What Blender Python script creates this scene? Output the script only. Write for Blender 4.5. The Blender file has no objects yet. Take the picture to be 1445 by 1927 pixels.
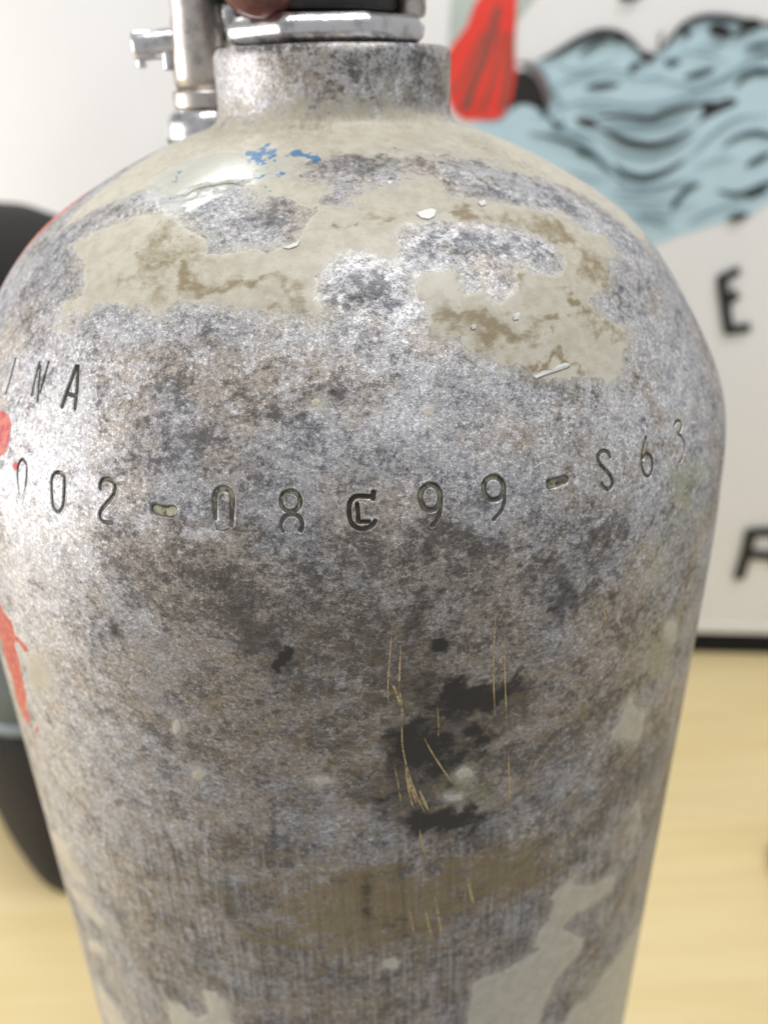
import bpy, bmesh, json, math
import numpy as np
from mathutils import Matrix, Vector

# ------------------------------------------------------------------ camera, world, lamps
scene = bpy.context.scene
COL = scene.collection
CAM = ([0.0, -0.20044, 0.09984], [[0.998399, 0.038899, -0.041058], [-0.05417, 0.44892, -0.891929], [-0.016263, 0.892725, 0.450308]], 28.7732)
cam_data = bpy.data.cameras.new("camera")
cam_obj = bpy.data.objects.new("camera", cam_data)
COL.objects.link(cam_obj)
cam_obj.matrix_world = Matrix.Translation(CAM[0]) @ Matrix(CAM[1]).to_4x4()
cam_data.sensor_fit = 'VERTICAL'
cam_data.sensor_height = 36.0
cam_data.sensor_width = 27.0
cam_data.lens = CAM[2]
cam_data.clip_start = 0.005
cam_data.clip_end = 50
cam_data.dof.use_dof = True
cam_data.dof.focus_distance = 0.1275
cam_data.dof.aperture_fstop = 12.5
scene.camera = cam_obj
scene.view_settings.view_transform = 'Standard'
scene.view_settings.look = 'None'
scene.view_settings.exposure = 0.0
scene.view_settings.gamma = 1.0

world = bpy.data.worlds.new("World")
scene.world = world
world.use_nodes = True
world.node_tree.nodes["Background"].inputs[0].default_value = (0.95, 0.97, 1.0, 1)
world.node_tree.nodes["Background"].inputs[1].default_value = 0.48

def area(name, loc, target, sx, sy, power, color):
    l = bpy.data.lights.new(name, 'AREA')
    l.shape = 'RECTANGLE'; l.size = sx; l.size_y = sy; l.energy = power; l.color = color
    o = bpy.data.objects.new(name, l)
    COL.objects.link(o)
    o.location = loc
    o.rotation_euler = (Vector(target) - Vector(loc)).to_track_quat('-Z', 'Y').to_euler()
    return o
area("ceiling_lamp_behind", (-0.62, 1.02, 1.42), (0, 0, 0.05), 0.36, 0.10, 4.5, (0.97, 1.0, 0.97))
area("ceiling_lamp_above", (0.35, -0.15, 1.75), (0.1, 0.3, -0.3), 1.3, 0.35, 25, (0.97, 0.985, 1.0))
area("window_left", (-1.35, -0.05, 0.05), (0, 0.05, -0.05), 0.9, 0.9, 15, (1.0, 0.965, 0.95))

D = json.loads(r"""{"PAINT":[[[-49.616,85.072],[-46.894,88.604],[-42.226,91.905],[-38.987,94.46],[-34.134,95.473],[-30.153,94.296],[-27.558,92.638],[-24.325,90.819],[-21.688,89.925],[-20.075,86.352],[-17.151,86.476],[-14.903,87.011],[-12.898,87.878],[-10.901,86.848],[-8.247,88.384],[-6.56,89.707],[-5.563,93.154],[-4.301,95.867],[-3.596,98.735],[0.307,97.882],[3.071,98.505],[2.521,101.554],[1.008,102.696],[3.74,101.194],[6.834,102.133],[11.049,103.65],[15.356,105.543],[21.109,104.452],[22.335,100.557],[22.608,99.092],[26.715,98.673],[30.488,96.801],[36.039,94.638],[40.712,92.514],[45.167,90.367],[45.101,86.385],[49.964,84.166],[49.126,81.379],[50.288,79.339],[45.188,79.328],[43.999,76.409],[41.399,73.973],[37.778,73.805],[35.906,72.326],[37.012,69.306],[39.277,67.417],[41.432,64.985],[39.606,62.739],[37.863,62.333],[37.207,59.832],[35.209,58.363],[33.46,57.432],[32.962,59.025],[29.375,60.101],[26.208,60.795],[23.081,61.139],[21.702,64.048],[20.523,64.452],[18.839,64.396],[17.944,66.067],[16.957,66.492],[15.947,66.735],[15.051,68.022],[14.36,69.727],[12.698,70.203],[11.424,70.887],[10.367,72.17],[11.03,74.391],[11.258,75.866],[9.885,77.712],[9.991,80.271],[11.209,81.602],[13.354,81.82],[16.296,82.045],[16.106,79.762],[16.463,77.023],[19.127,77.575],[20.002,75.195],[21.214,74.631],[22.631,75.788],[24.182,76.85],[25.123,78.45],[25.537,80.405],[27.683,80.511],[28.586,79.493],[30.212,79.113],[32.606,78.258],[35.226,80.235],[36.167,82.176],[35.762,83.344],[34.865,85.515],[33.497,87.847],[29.764,90.184],[25.792,91.974],[21.298,92.503],[16.141,93.028],[11.028,92.913],[8.831,90.059],[8.99,86.759],[7.251,84.828],[4.631,86.583],[1.428,87.21],[-0.415,86.247],[-1.966,84.08],[-3.07,82.519],[-3.694,80.798],[-3.357,77.491],[-2.867,76.079],[-3.127,73.986],[-4.348,75.28],[-6.18,75.39],[-8.114,75.758],[-9.812,75.372],[-11.969,75.975],[-13.902,76.008],[-17.433,76.885],[-20.946,76.665],[-22.25,76.76],[-23.152,75.821],[-24.222,73.922],[-25.281,74.195],[-26.139,75.157],[-27.978,75.738],[-29.51,75.173],[-31.835,75.575],[-34.496,75.418],[-36.014,74.293],[-36.503,72.723],[-38.458,73.301],[-39.768,72.371],[-41.955,71.768],[-42.186,73.986],[-40.057,75.181],[-39.138,76.161],[-39.666,78.091],[-41.533,79.894],[-42.417,81.59],[-44.63,82.928]],[[-59.63,88.078],[-62.751,93.208],[-64.655,98.301],[-67.505,104.719],[-72.527,113.007],[-80.0,120.881],[-80.0,127.592],[-53.665,129.202],[-26.721,130.128],[2.431,130.867],[32.709,130.065],[64.688,128.276],[79.0,122.47],[80.0,109.143],[80.0,96.376],[79.0,86.4],[72.578,78.986],[63.299,79.708],[62.927,85.792],[62.383,91.892],[58.568,98.619],[49.282,103.773],[43.936,108.946],[35.649,111.975],[24.76,113.606],[10.028,115.463],[1.084,115.797],[-3.967,113.873],[-8.186,110.142],[-10.413,107.52],[-7.345,104.978],[-3.871,103.786],[-1.132,102.456],[-3.696,100.685],[-4.484,97.296],[-7.562,98.809],[-9.923,100.78],[-14.182,100.783],[-17.296,103.4],[-19.52,105.82],[-28.21,104.787],[-34.746,100.402],[-44.416,103.072],[-46.899,100.812],[-50.66,98.736],[-53.455,96.208],[-57.242,91.26]],[[13.955,-71.181],[16.531,-70.855],[19.218,-71.044],[21.885,-69.997],[24.532,-69.685],[23.408,-65.273],[24.15,-62.514],[25.18,-61.664],[26.185,-58.569],[26.387,-55.879],[25.431,-53.551],[26.844,-51.487],[29.602,-51.578],[29.1,-52.702],[30.262,-54.999],[33.671,-59.005],[36.197,-59.888],[39.063,-62.749],[38.631,-67.04],[34.224,-64.998],[32.702,-65.581],[30.549,-64.013],[29.013,-65.218],[28.206,-66.422],[30.464,-71.136],[32.806,-76.02],[33.28,-78.94],[33.167,-80.321],[31.285,-82.011],[29.334,-83.113],[27.984,-84.487],[27.44,-87.133],[27.127,-90.317],[26.129,-92.057],[25.767,-98.151],[25.05,-107.395],[13.481,-94.859],[13.674,-84.085],[14.087,-77.364]],[[54.877,-106.009],[50.209,-102.947],[47.111,-102.383],[44.055,-101.754],[41.164,-100.867],[39.388,-102.369],[38.61,-104.506],[36.159,-104.56],[33.596,-102.628],[32.48,-105.186],[30.329,-107.314],[29.648,-113.995],[62.5,-181.491],[62.5,-147.826],[62.25,-124.889]],[[35.802,-6.569],[37.79,-11.705],[40.32,-15.762],[40.305,-19.184],[39.732,-22.392],[35.574,-17.473],[32.845,-15.281],[33.066,-13.544],[34.279,-12.547],[34.782,-10.532],[35.176,-9.385]],[[-30.3,-86.381],[-27.562,-84.783],[-25.14,-87.091],[-22.911,-83.305],[-23.24,-74.843],[-21.449,-74.166],[-20.056,-77.243],[-19.58,-84.357],[-20.006,-94.248],[-31.157,-105.848],[-30.683,-93.673]],[[-60.547,-65.674],[-52.874,-56.944],[-48.392,-54.53],[-47.604,-59.331],[-44.672,-59.96],[-44.413,-62.85],[-48.363,-65.803],[-53.085,-66.935],[-55.815,-65.293]],[[-53.495,-75.171],[-45.818,-68.763],[-41.354,-71.123],[-43.099,-74.795],[-47.357,-75.67],[-52.225,-78.108]],[[-54.529,-113.824],[-49.309,-111.521],[-45.032,-111.449],[-40.438,-116.162],[-50.582,-134.719],[-54.485,-129.066]],[[-42.939,5.473],[-40.642,6.252],[-39.548,4.159],[-39.213,0.602],[-40.153,-1.78],[-42.491,-2.821],[-45.223,-6.424],[-45.812,-3.951],[-44.936,0.74]]],
"PFL":[[[-3.183,-8.027],[-3.707,-8.597],[-4.249,-8.975],[-4.554,-8.86],[-4.921,-8.606],[-5.087,-7.711],[-4.668,-7.264],[-4.21,-7.1],[-3.662,-7.4]],[[-2.833,60.809],[-3.084,60.462],[-3.389,60.45],[-3.748,60.426],[-4.237,60.699],[-3.965,61.003],[-3.701,61.168],[-3.38,61.281],[-3.075,61.12]],[[9.45,58.362],[9.528,57.915],[9.294,57.239],[9.073,57.718],[8.896,58.087],[8.83,58.841],[9.21,59.473],[9.476,59.178],[9.77,59.054]],[[-19.936,1.336],[-20.07,0.736],[-20.568,-0.765],[-20.846,-0.526],[-21.028,0.227],[-20.759,1.485],[-20.71,2.835],[-20.327,2.683],[-19.919,2.297]],[[-17.651,-9.046],[-18.058,-9.988],[-18.487,-10.894],[-18.86,-10.401],[-19.387,-10.346],[-19.141,-8.979],[-18.742,-8.299],[-18.314,-8.021],[-17.819,-8.406]],[[12.759,-9.99],[12.735,-10.908],[12.018,-10.491],[11.392,-10.781],[10.748,-9.585],[10.989,-8.761],[11.377,-8.095],[11.997,-8.353],[12.629,-9.013]],[[11.463,-15.31],[11.471,-15.982],[10.471,-15.617],[9.95,-15.435],[9.965,-15.014],[9.162,-14.164],[9.981,-14.107],[10.541,-14.031],[11.56,-14.86]],[[16.7,64.665],[16.626,64.416],[16.331,64.451],[16.096,64.505],[15.842,64.664],[16.024,64.882],[16.153,65.015],[16.406,65.094],[16.752,64.874]],[[46.186,0.258],[45.743,-1.441],[45.126,-1.71],[43.161,0.295],[41.802,3.291],[41.785,4.957],[42.489,5.604],[43.656,5.038],[45.923,2.205]],[[3.908,-59.407],[3.842,-60.709],[3.171,-60.96],[2.743,-60.434],[2.177,-59.563],[2.15,-58.382],[2.551,-57.775],[3.266,-57.475],[3.668,-57.929]],[[-39.293,69.669],[-39.572,69.265],[-39.942,68.876],[-40.527,68.878],[-41.109,69.047],[-41.204,69.545],[-40.951,69.766],[-40.459,69.892],[-39.89,70.016]],[[45.202,46.514],[45.073,46.149],[44.454,46.263],[44.142,46.357],[44.135,46.736],[44.064,47.264],[44.405,47.306],[44.863,47.203],[45.154,46.938]],[[0.835,97.135],[0.613,96.699],[0.308,96.471],[0.064,96.404],[-0.425,97.031],[-0.267,97.417],[0.092,97.859],[0.387,97.614],[0.71,97.592]],[[-51.793,-93.647],[-46.374,-86.009],[-43.96,-85.387],[-47.697,-92.159],[-51.76,-97.395]]],
"REDP":[[[-48.54,51.845],[-46.934,52.411],[-45.367,52.148],[-44.188,50.575],[-43.65,48.32],[-43.913,45.79],[-45.071,44.169],[-46.358,44.841],[-48.328,50.093]],[[-49.901,11.564],[-48.741,9.935],[-46.963,9.631],[-46.713,6.431],[-44.107,5.867],[-43.552,5.018],[-44.987,3.547],[-46.395,5.02],[-47.883,3.595],[-47.875,-0.337],[-48.471,-6.252],[-49.079,-11.265],[-50.516,-16.674],[-49.679,-18.479],[-52.335,-21.799],[-53.77,-19.989],[-55.124,-16.607],[-53.964,-11.356],[-54.779,-6.431],[-54.35,-0.497],[-56.024,2.127]],[[-42.03,43.989],[-41.534,44.94],[-40.831,44.815],[-40.626,43.749],[-41.433,43.256]],[[-48.984,-19.55],[-47.366,-17.368],[-47.626,-19.374],[-49.155,-21.204]],[[-88,58],[-76,60],[-74.6,66],[-74.6,74],[-73,84],[-72.6,90],[-76,96],[-90,99]]],
"FILM":[[-48.065,105.476],[-46.156,111.37],[-35.114,115.975],[-20.365,115.707],[-10.16,112.998],[-10.583,106.672],[-15.508,105.025],[-19.873,103.846],[-22.742,102.195],[-26.173,98.513],[-29.02,94.37],[-33.192,95.099],[-39.01,98.496],[-45.405,101.622]],
"BLOBS":{"stain":[[10.232,-4.503,0.1457,0.002,-0.0185,-0.0463,0.25],[-7.231,18.528,0.7591,-0.029,0.0234,-0.4414,1.4],[-9.695,21.687,0.3583,-0.1252,-0.2335,-0.2313,0.5],[7.199,29.117,0.5682,-0.2029,-0.3636,-0.2987,0.6],[6.081,24.934,0.9784,-0.102,-0.1125,-0.2182,0.5],[8.739,19.379,1.0345,0.0,-0.1776,-0.6961,1.3],[12.174,7.357,0.2219,0.0201,-0.0328,-0.2671,1.25],[16.874,7.115,0.3527,0.0604,0.0016,-0.4543,0.8],[7.145,10.62,0.2897,0.0003,-0.0791,-0.2992,0.45],[13.61,-1.555,0.3557,0.0702,0.1371,-0.5369,0.9],[6.589,-1.471,0.2803,0.0007,-0.0454,-0.1569,1.1],[10.988,6.056,0.1522,0.0224,0.021,-0.1495,0.5],[8.425,-7.628,0.1496,0.0135,-0.0002,-0.1284,0.45],[9.832,-22.766,0.1267,0.0015,-0.0823,-0.1791,0.4],[8.967,-0.37,0.1391,0.019,0.0482,-0.2642,0.4],[9.955,-6.909,0.3236,0.0579,0.0694,-0.1932,1.0],[4.22,-5.19,0.6942,-0.1277,-0.2138,-0.2138,0.7],[2.08,-12.398,0.2996,-0.0155,-0.1612,-0.4233,0.7],[6.002,-12.005,0.5456,0.0006,-0.0898,-0.3068,0.7],[9.163,-20.421,0.1822,0.0019,-0.1096,-0.26,1.2],[10.505,-24.457,0.2525,0.0036,-0.1844,-0.3953,0.7],[22.659,24.054,0.4085,0.0161,-0.1262,-0.2735,0.65],[22.113,20.107,0.5886,0.2037,0.2801,-0.6664,0.5],[29.613,17.805,0.8507,0.0496,-0.2022,-0.3481,0.5],[0.163,-38.795,1.1085,-0.0177,-0.0161,-0.1089,0.7],[0.258,-32.835,1.5756,-0.023,-0.0716,-0.486,0.5],[3.337,-47.223,0.2326,-0.0496,-0.4967,-0.3513,0.55],[4.505,-38.233,3.0707,0.1026,-0.0086,-0.0931,0.6],[-26.708,19.887,1.3105,0.2215,0.3323,-0.3736,0.7],[-1.221,62.186,1.1166,-0.3088,-0.7662,-1.3838,0.8],[-0.016,62.557,2.7747,-0.0661,-0.1101,-2.3783,0.6],[-24.899,52.962,0.4056,0.0609,0.07,-0.3847,0.3],[3.264,78.284,0.1897,-0.0128,-0.0138,-0.2336,0.55],[16.987,86.144,0.1334,-0.0408,-0.0252,-0.2252,0.42],[26.34,75.192,0.9895,-0.7164,-0.1807,-0.2691,0.3],[-13.382,93.848,0.1346,0.0308,0.0017,-0.2334,0.42],[-10.727,99.577,0.2786,0.0558,-0.0017,-0.3735,0.45],[-6.528,89.338,0.3452,0.0299,-0.0052,-0.4125,0.4],[8.86,111.476,0.0772,-0.0199,-0.0117,-0.2409,0.55],[-1.636,99.425,0.4561,0.0041,-0.0214,-0.6713,0.4],[34.614,107.82,0.0931,-0.1132,-0.1058,-0.2933,0.4],[39.085,100.949,0.0757,-0.1163,-0.1918,-0.2198,0.38],[48.462,91.045,0.0555,-0.1576,-0.2631,-0.0775,0.4],[46.175,70.963,0.194,-0.1487,-0.0392,-0.1527,0.3],[-51.01,94.858,0.052,0.1208,0.1211,-0.1511,0.45],[-57.178,85.579,0.0411,0.1925,0.2492,-0.1547,0.35],[-2.138,40.777,0.2106,-0.0042,-0.0106,-0.2396,0.22],[-14.086,35.069,0.2983,-0.0099,0.0366,-0.278,0.25],[1.946,35.395,0.1575,-0.0034,-0.0252,-0.2252,0.2],[12.852,35.257,0.143,-0.0026,-0.0735,-0.2759,0.3],[-17.632,53.213,0.268,0.0247,0.0225,-0.1981,0.25],[20.77,30.891,0.1932,0.0462,0.0338,-0.2386,0.25],[-19.885,141.068,0.028,0.0043,-0.0054,-0.427,0.25],[17.076,138.147,0.0303,-0.0017,-0.0001,-0.2822,0.4],[42.394,139.109,0.0677,0.0008,0.0012,-0.1565,0.45],[-3.673,22.457,0.0743,-0.0022,-0.0058,-0.1097,0.2],[40.583,-113.194,0.4928,-0.0057,-0.3582,-0.18,0.6],[23.403,-56.599,0.2117,0.0425,-0.0399,-0.133,0.2],[11.903,-71.553,0.2187,0.0035,-0.0758,-0.1094,0.25],[44.1,-36.994,0.155,-0.0011,-0.168,-0.1261,0.3],[8.207,39.037,4.5848,-0.181,-0.6636,-3.9212,1.0],[-17.201,-41.702,1.71,-0.0356,0.0555,-0.0803,0.4],[-24.751,-26.48,2.1602,0.2271,0.1417,-0.1154,0.4],[-10.296,-20.457,2.658,-0.1311,0.0293,-0.1451,0.5],[-8.907,-24.363,2.6083,0.0501,0.0948,-0.2039,0.5],[-18.349,-23.738,4.9177,-0.5775,0.0625,-0.2317,0.6],[-15.5,142.584,0.0293,0.0,0.0,0.15,0.5],[2.406,130.593,0.2154,-0.0206,-0.0108,-1.3626,0.5],[29.424,33.113,0.2014,0.0027,-0.1566,-0.3377,0.2],[-35.461,23.363,0.1893,-0.0289,0.1128,-0.23,0.15],[29.633,-6.97,0.2065,0.058,-0.0616,-0.2278,0.3],[37.958,28.769,0.4018,-0.041,-0.1129,-0.1547,0.25],[1.735,24.109,0.1543,-0.0026,-0.0333,-0.2492,0.2]],
"murk":[[0.365,8.5,0.04,-0.0007,-0.0057,-0.0294,1.0],[-5.777,-43.191,0.0364,-0.0012,-0.0022,-0.0282,0.9],[18.295,-52.071,0.0499,0.0018,-0.0268,-0.0296,0.8],[8.376,-1.394,0.0816,0.0006,-0.0133,-0.0363,0.9],[6.103,28.365,0.1522,-0.001,-0.0185,-0.0927,0.5],[-9.117,22.249,0.1076,-0.0046,0.0057,-0.0893,0.5],[-13.113,48.676,0.125,0.0052,0.0098,-0.1347,0.3],[-19.061,54.732,0.1126,0.012,0.015,-0.1312,0.25],[18.851,29.66,0.0756,0.0017,-0.0333,-0.0837,0.4],[48.4,-76.306,0.0328,0.0067,-0.0414,-0.0249,0.5]],
"brown":[[1.448,6.094,0.036,-0.0005,-0.0059,-0.0252,0.42],[-5.932,-47.939,0.0359,-0.0012,-0.0018,-0.0231,0.4],[-20.995,54.469,0.0813,0.0093,0.0084,-0.0654,0.25],[31.26,4.523,0.0676,0.0067,-0.0237,-0.0315,0.3],[0.101,-42.625,0.1019,-0.0016,-0.0169,-0.085,1.5],[9.356,-40.077,0.1147,0.0097,-0.0145,-0.1275,1.1],[16.369,-39.504,0.1089,0.0199,0.0032,-0.1084,1.35],[-6.091,-52.817,0.1223,-0.0127,-0.0764,-0.195,0.9],[4.643,-55.769,0.1611,-0.0006,-0.111,-0.2987,0.6],[-11.365,-0.066,0.6735,-0.038,0.0296,-0.1643,0.6],[-9.655,-13.632,0.2732,-0.013,0.0566,-0.3791,0.5],[-18.527,27.659,0.2239,-0.0161,0.0659,-0.2877,0.5],[-3.928,-73.526,0.0884,-0.0022,-0.0118,-0.1808,0.7],[-18.131,-78.192,0.1838,-0.0119,0.1062,-0.1754,0.3],[-19.451,-42.86,0.1161,-0.0089,0.0532,-0.1049,0.4],[-18.899,6.233,0.1769,-0.0149,0.0453,-0.1413,0.3],[13.395,-5.814,0.171,0.0041,-0.0626,-0.1314,0.35],[-1.699,15.213,0.1305,-0.0032,-0.0082,-0.1036,0.45],[-9.723,33.751,0.1331,-0.0047,0.0083,-0.1365,0.4],[22.616,15.574,0.1216,0.0302,0.0031,-0.1036,0.35],[14.826,12.526,0.1995,0.0046,-0.041,-0.0994,0.35],[-20.277,47.782,0.1407,0.0301,0.0652,-0.1641,0.35],[27.368,-3.346,1.2022,0.092,-0.561,-0.7837,1.3],[29.466,18.984,0.5428,0.0288,-0.1736,-0.3045,0.8],[-28.098,-50.566,0.1779,-0.0333,0.0949,-0.1887,0.5],[59.047,-63.922,0.0968,0.0067,-0.0784,-0.053,0.35],[-12.166,52.886,0.1717,0.0088,0.0088,-0.151,0.3],[-1.61,136.466,0.0166,-0.0017,-0.0008,-0.1608,0.75],[-25.62,135.784,0.0967,-0.019,-0.0027,-0.2773,0.4],[30.356,-37.568,0.0798,0.0066,-0.0965,-0.0914,0.25],[6.647,28.263,0.589,-0.063,-0.0856,-0.168,0.6],[1.185,-12.252,0.2787,-0.0039,-0.0636,-0.3837,0.5]],
"blue":[[-20.624,113.444,0.4571,0.194,-0.0564,-0.2828,1.1],[-16.477,112.659,0.7481,0.0,-0.2494,-0.4274,0.8],[-11.456,115.026,0.2341,0.0293,-0.2126,-0.6516,1.1],[-8.971,113.972,0.4683,-0.0167,-0.2758,-0.5831,1.0],[-13.513,107.54,0.891,0.2719,-0.0029,-0.9749,1.2],[-16.777,105.844,0.3388,0.1285,0.0045,-1.005,0.8],[-25.081,113.012,0.4913,0.2047,-0.2611,-0.7845,0.6],[-41.956,105.34,0.8721,1.1019,0.0373,-0.6285,0.7],[-34.317,100.749,0.574,0.4905,0.0626,-1.0374,0.7],[-20.814,111.118,0.2298,0.124,0.0024,-0.3833,0.3]],
"light":[[-37.672,35.725,0.0773,-0.0108,0.0092,-0.0236,0.55],[-31.332,67.99,0.0507,0.0232,0.0321,-0.0927,0.35],[39.827,50.046,0.0568,-0.0166,-0.0125,-0.0309,0.42],[0.168,68.942,0.0326,-0.001,-0.0071,-0.097,0.25],[-39.249,-26.316,0.0648,0.0012,0.0305,-0.0259,0.4],[35.918,67.248,0.053,-0.022,-0.0146,-0.0563,0.3],[-46.988,136.929,0.032,-0.0115,-0.0016,-0.1349,0.7],[17.027,137.262,0.0242,-0.0013,-0.0001,-0.14,0.45],[20.948,54.099,0.0696,-0.0122,-0.0194,-0.0757,0.3],[-41.813,95.099,0.0438,0.0736,0.0654,-0.0396,0.4],[48.128,87.999,0.0293,-0.0785,-0.1,-0.0439,0.4],[-14.864,39.749,0.7997,0.0022,0.1098,-0.84,0.9],[-3.874,-22.575,1.3573,-0.0401,-0.0013,-0.2772,0.55],[-2.323,-21.925,1.1452,-0.1191,-0.1802,-0.3917,0.75],[-4.818,-33.293,0.7165,-0.0224,0.0062,-0.2602,0.9],[-4.693,-39.74,0.7738,-0.0225,0.0187,-0.7269,0.8],[-22.361,-25.053,0.3931,-0.0362,0.1098,-0.1993,0.7],[-18.878,-26.106,2.078,-0.2127,0.0632,-0.1725,0.9],[-21.368,-52.896,0.5414,-0.1222,-0.0298,-0.2104,0.7],[6.659,-32.963,1.7287,0.1341,0.0077,-0.1901,0.6],[5.049,-29.525,1.9682,0.0705,-0.024,-0.2295,0.5],[8.642,-35.22,2.1814,0.1003,-0.051,-0.2213,0.5],[43.513,-52.861,0.5563,0.0469,-0.1622,-0.1164,0.7],[41.047,-56.554,0.2695,0.0362,-0.635,-0.477,0.5],[19.283,-28.098,0.4347,-0.0728,-0.305,-0.2219,0.55],[11.886,-27.952,1.2359,0.0227,-0.1745,-0.3476,0.4],[21.244,-29.53,0.5863,-0.0287,-0.1834,-0.1701,0.4],[7.359,56.504,0.1295,-0.0024,-0.0006,-0.2659,0.45],[5.607,65.158,0.1062,-0.0078,-0.0221,-0.2339,0.35],[13.864,76.933,0.6387,0.6335,0.3678,-0.25,0.6],[23.033,75.726,0.1353,-0.1556,-0.2533,-0.1544,0.6],[35.296,86.093,0.1764,-0.2037,-0.198,-0.26,0.6],[21.495,90.696,0.1097,-0.0482,-0.0636,-0.5328,0.6],[3.048,85.53,0.2146,-0.0161,-0.0349,-0.6384,0.55],[-3.691,76.654,1.2149,0.0175,-0.0087,-0.4312,0.5],[-22.153,74.672,0.2104,0.0632,0.1401,-0.7412,0.6],[33.535,105.114,0.1148,-0.15,-0.1672,-0.1976,0.45],[-12.381,65.514,0.2598,0.0196,0.0159,-0.3894,0.25],[1.624,43.036,0.3124,-0.0093,-0.0346,-0.4044,0.3],[9.375,45.383,0.1466,-0.0098,-0.053,-0.3001,0.35],[19.207,47.538,0.1012,0.0067,0.0181,-0.2341,0.35],[75.0,88.572,0.6,0.0,0.0,0.15,0.0],[14.093,104.117,0.1688,-0.0595,-0.0406,-0.6081,0.4],[55.689,75.587,0.0687,-0.2773,-0.088,-0.1134,0.4],[51.388,53.9,0.1761,-0.142,-0.0609,-0.1509,0.3],[-37.369,56.48,0.127,0.0404,0.0669,-0.2663,0.3],[-37.806,33.698,0.136,-0.0151,0.0414,-0.0984,0.3],[-22.619,23.472,0.3864,-0.0342,0.1027,-0.3219,0.3],[-22.135,21.559,0.7747,-0.0652,0.103,-0.3202,0.3],[-33.168,-14.088,0.1889,-0.0286,0.1747,-0.2417,0.25],[27.532,-50.706,1.0684,0.0719,-0.629,-0.6031,0.0],[12.04,134.155,0.0923,-0.0275,-0.0192,-0.5019,0.9],[21.82,133.196,0.1097,-0.0049,-0.004,-0.7831,0.7],[-39.899,136.842,0.0534,-0.0154,-0.0043,-0.3655,0.45],[-57.173,134.225,0.0668,-0.0348,-0.0019,-0.2617,0.4],[-26.152,133.071,0.1267,-0.0249,-0.0049,-0.684,0.5],[9.602,39.468,0.3587,-0.0141,-0.1894,-0.9762,0.3],[7.353,73.806,0.4081,-0.0989,-0.6895,-2.1056,1.0],[11.456,75.752,0.7496,-0.2291,-0.8676,-2.5127,1.1],[3.949,28.719,0.5347,0.0185,0.0031,-0.5768,0.4],[36.174,60.238,90.0,-30.0,-30.0,-90.0,0.0]],
"green":[[36.655,0.439,0.0573,0.0076,-0.0164,-0.0194,0.22],[24.91,-23.73,0.0764,0.0048,-0.0393,-0.0459,0.15],[45.37,36.374,0.1549,-0.0082,-0.1678,-0.3158,0.55],[42.496,32.634,0.2085,-0.1113,-0.1862,-0.2242,0.6],[41.035,26.98,0.3935,0.0459,-0.1358,-0.2255,0.35],[38.653,21.759,0.1472,-0.0134,-0.1179,-0.1482,0.45],[42.229,-4.278,0.1407,-0.0016,-0.1299,-0.1249,0.5],[44.632,-17.755,0.3062,0.0574,-0.2351,-0.2283,0.4],[11.594,-11.418,0.3113,0.0054,-0.1364,-0.3066,0.6],[30.032,42.332,0.1977,-0.0283,-0.1391,-0.3603,0.15],[43.612,3.76,0.1319,-0.0016,-0.1255,-0.13,0.5],[45.786,-120.542,0.0713,0.0104,-0.1067,-0.0534,0.5],[13.646,-16.344,0.3746,0.0092,-0.2128,-0.4128,0.5],[48.213,23.582,0.206,0.0385,-0.0946,-0.1414,0.35]],
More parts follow.
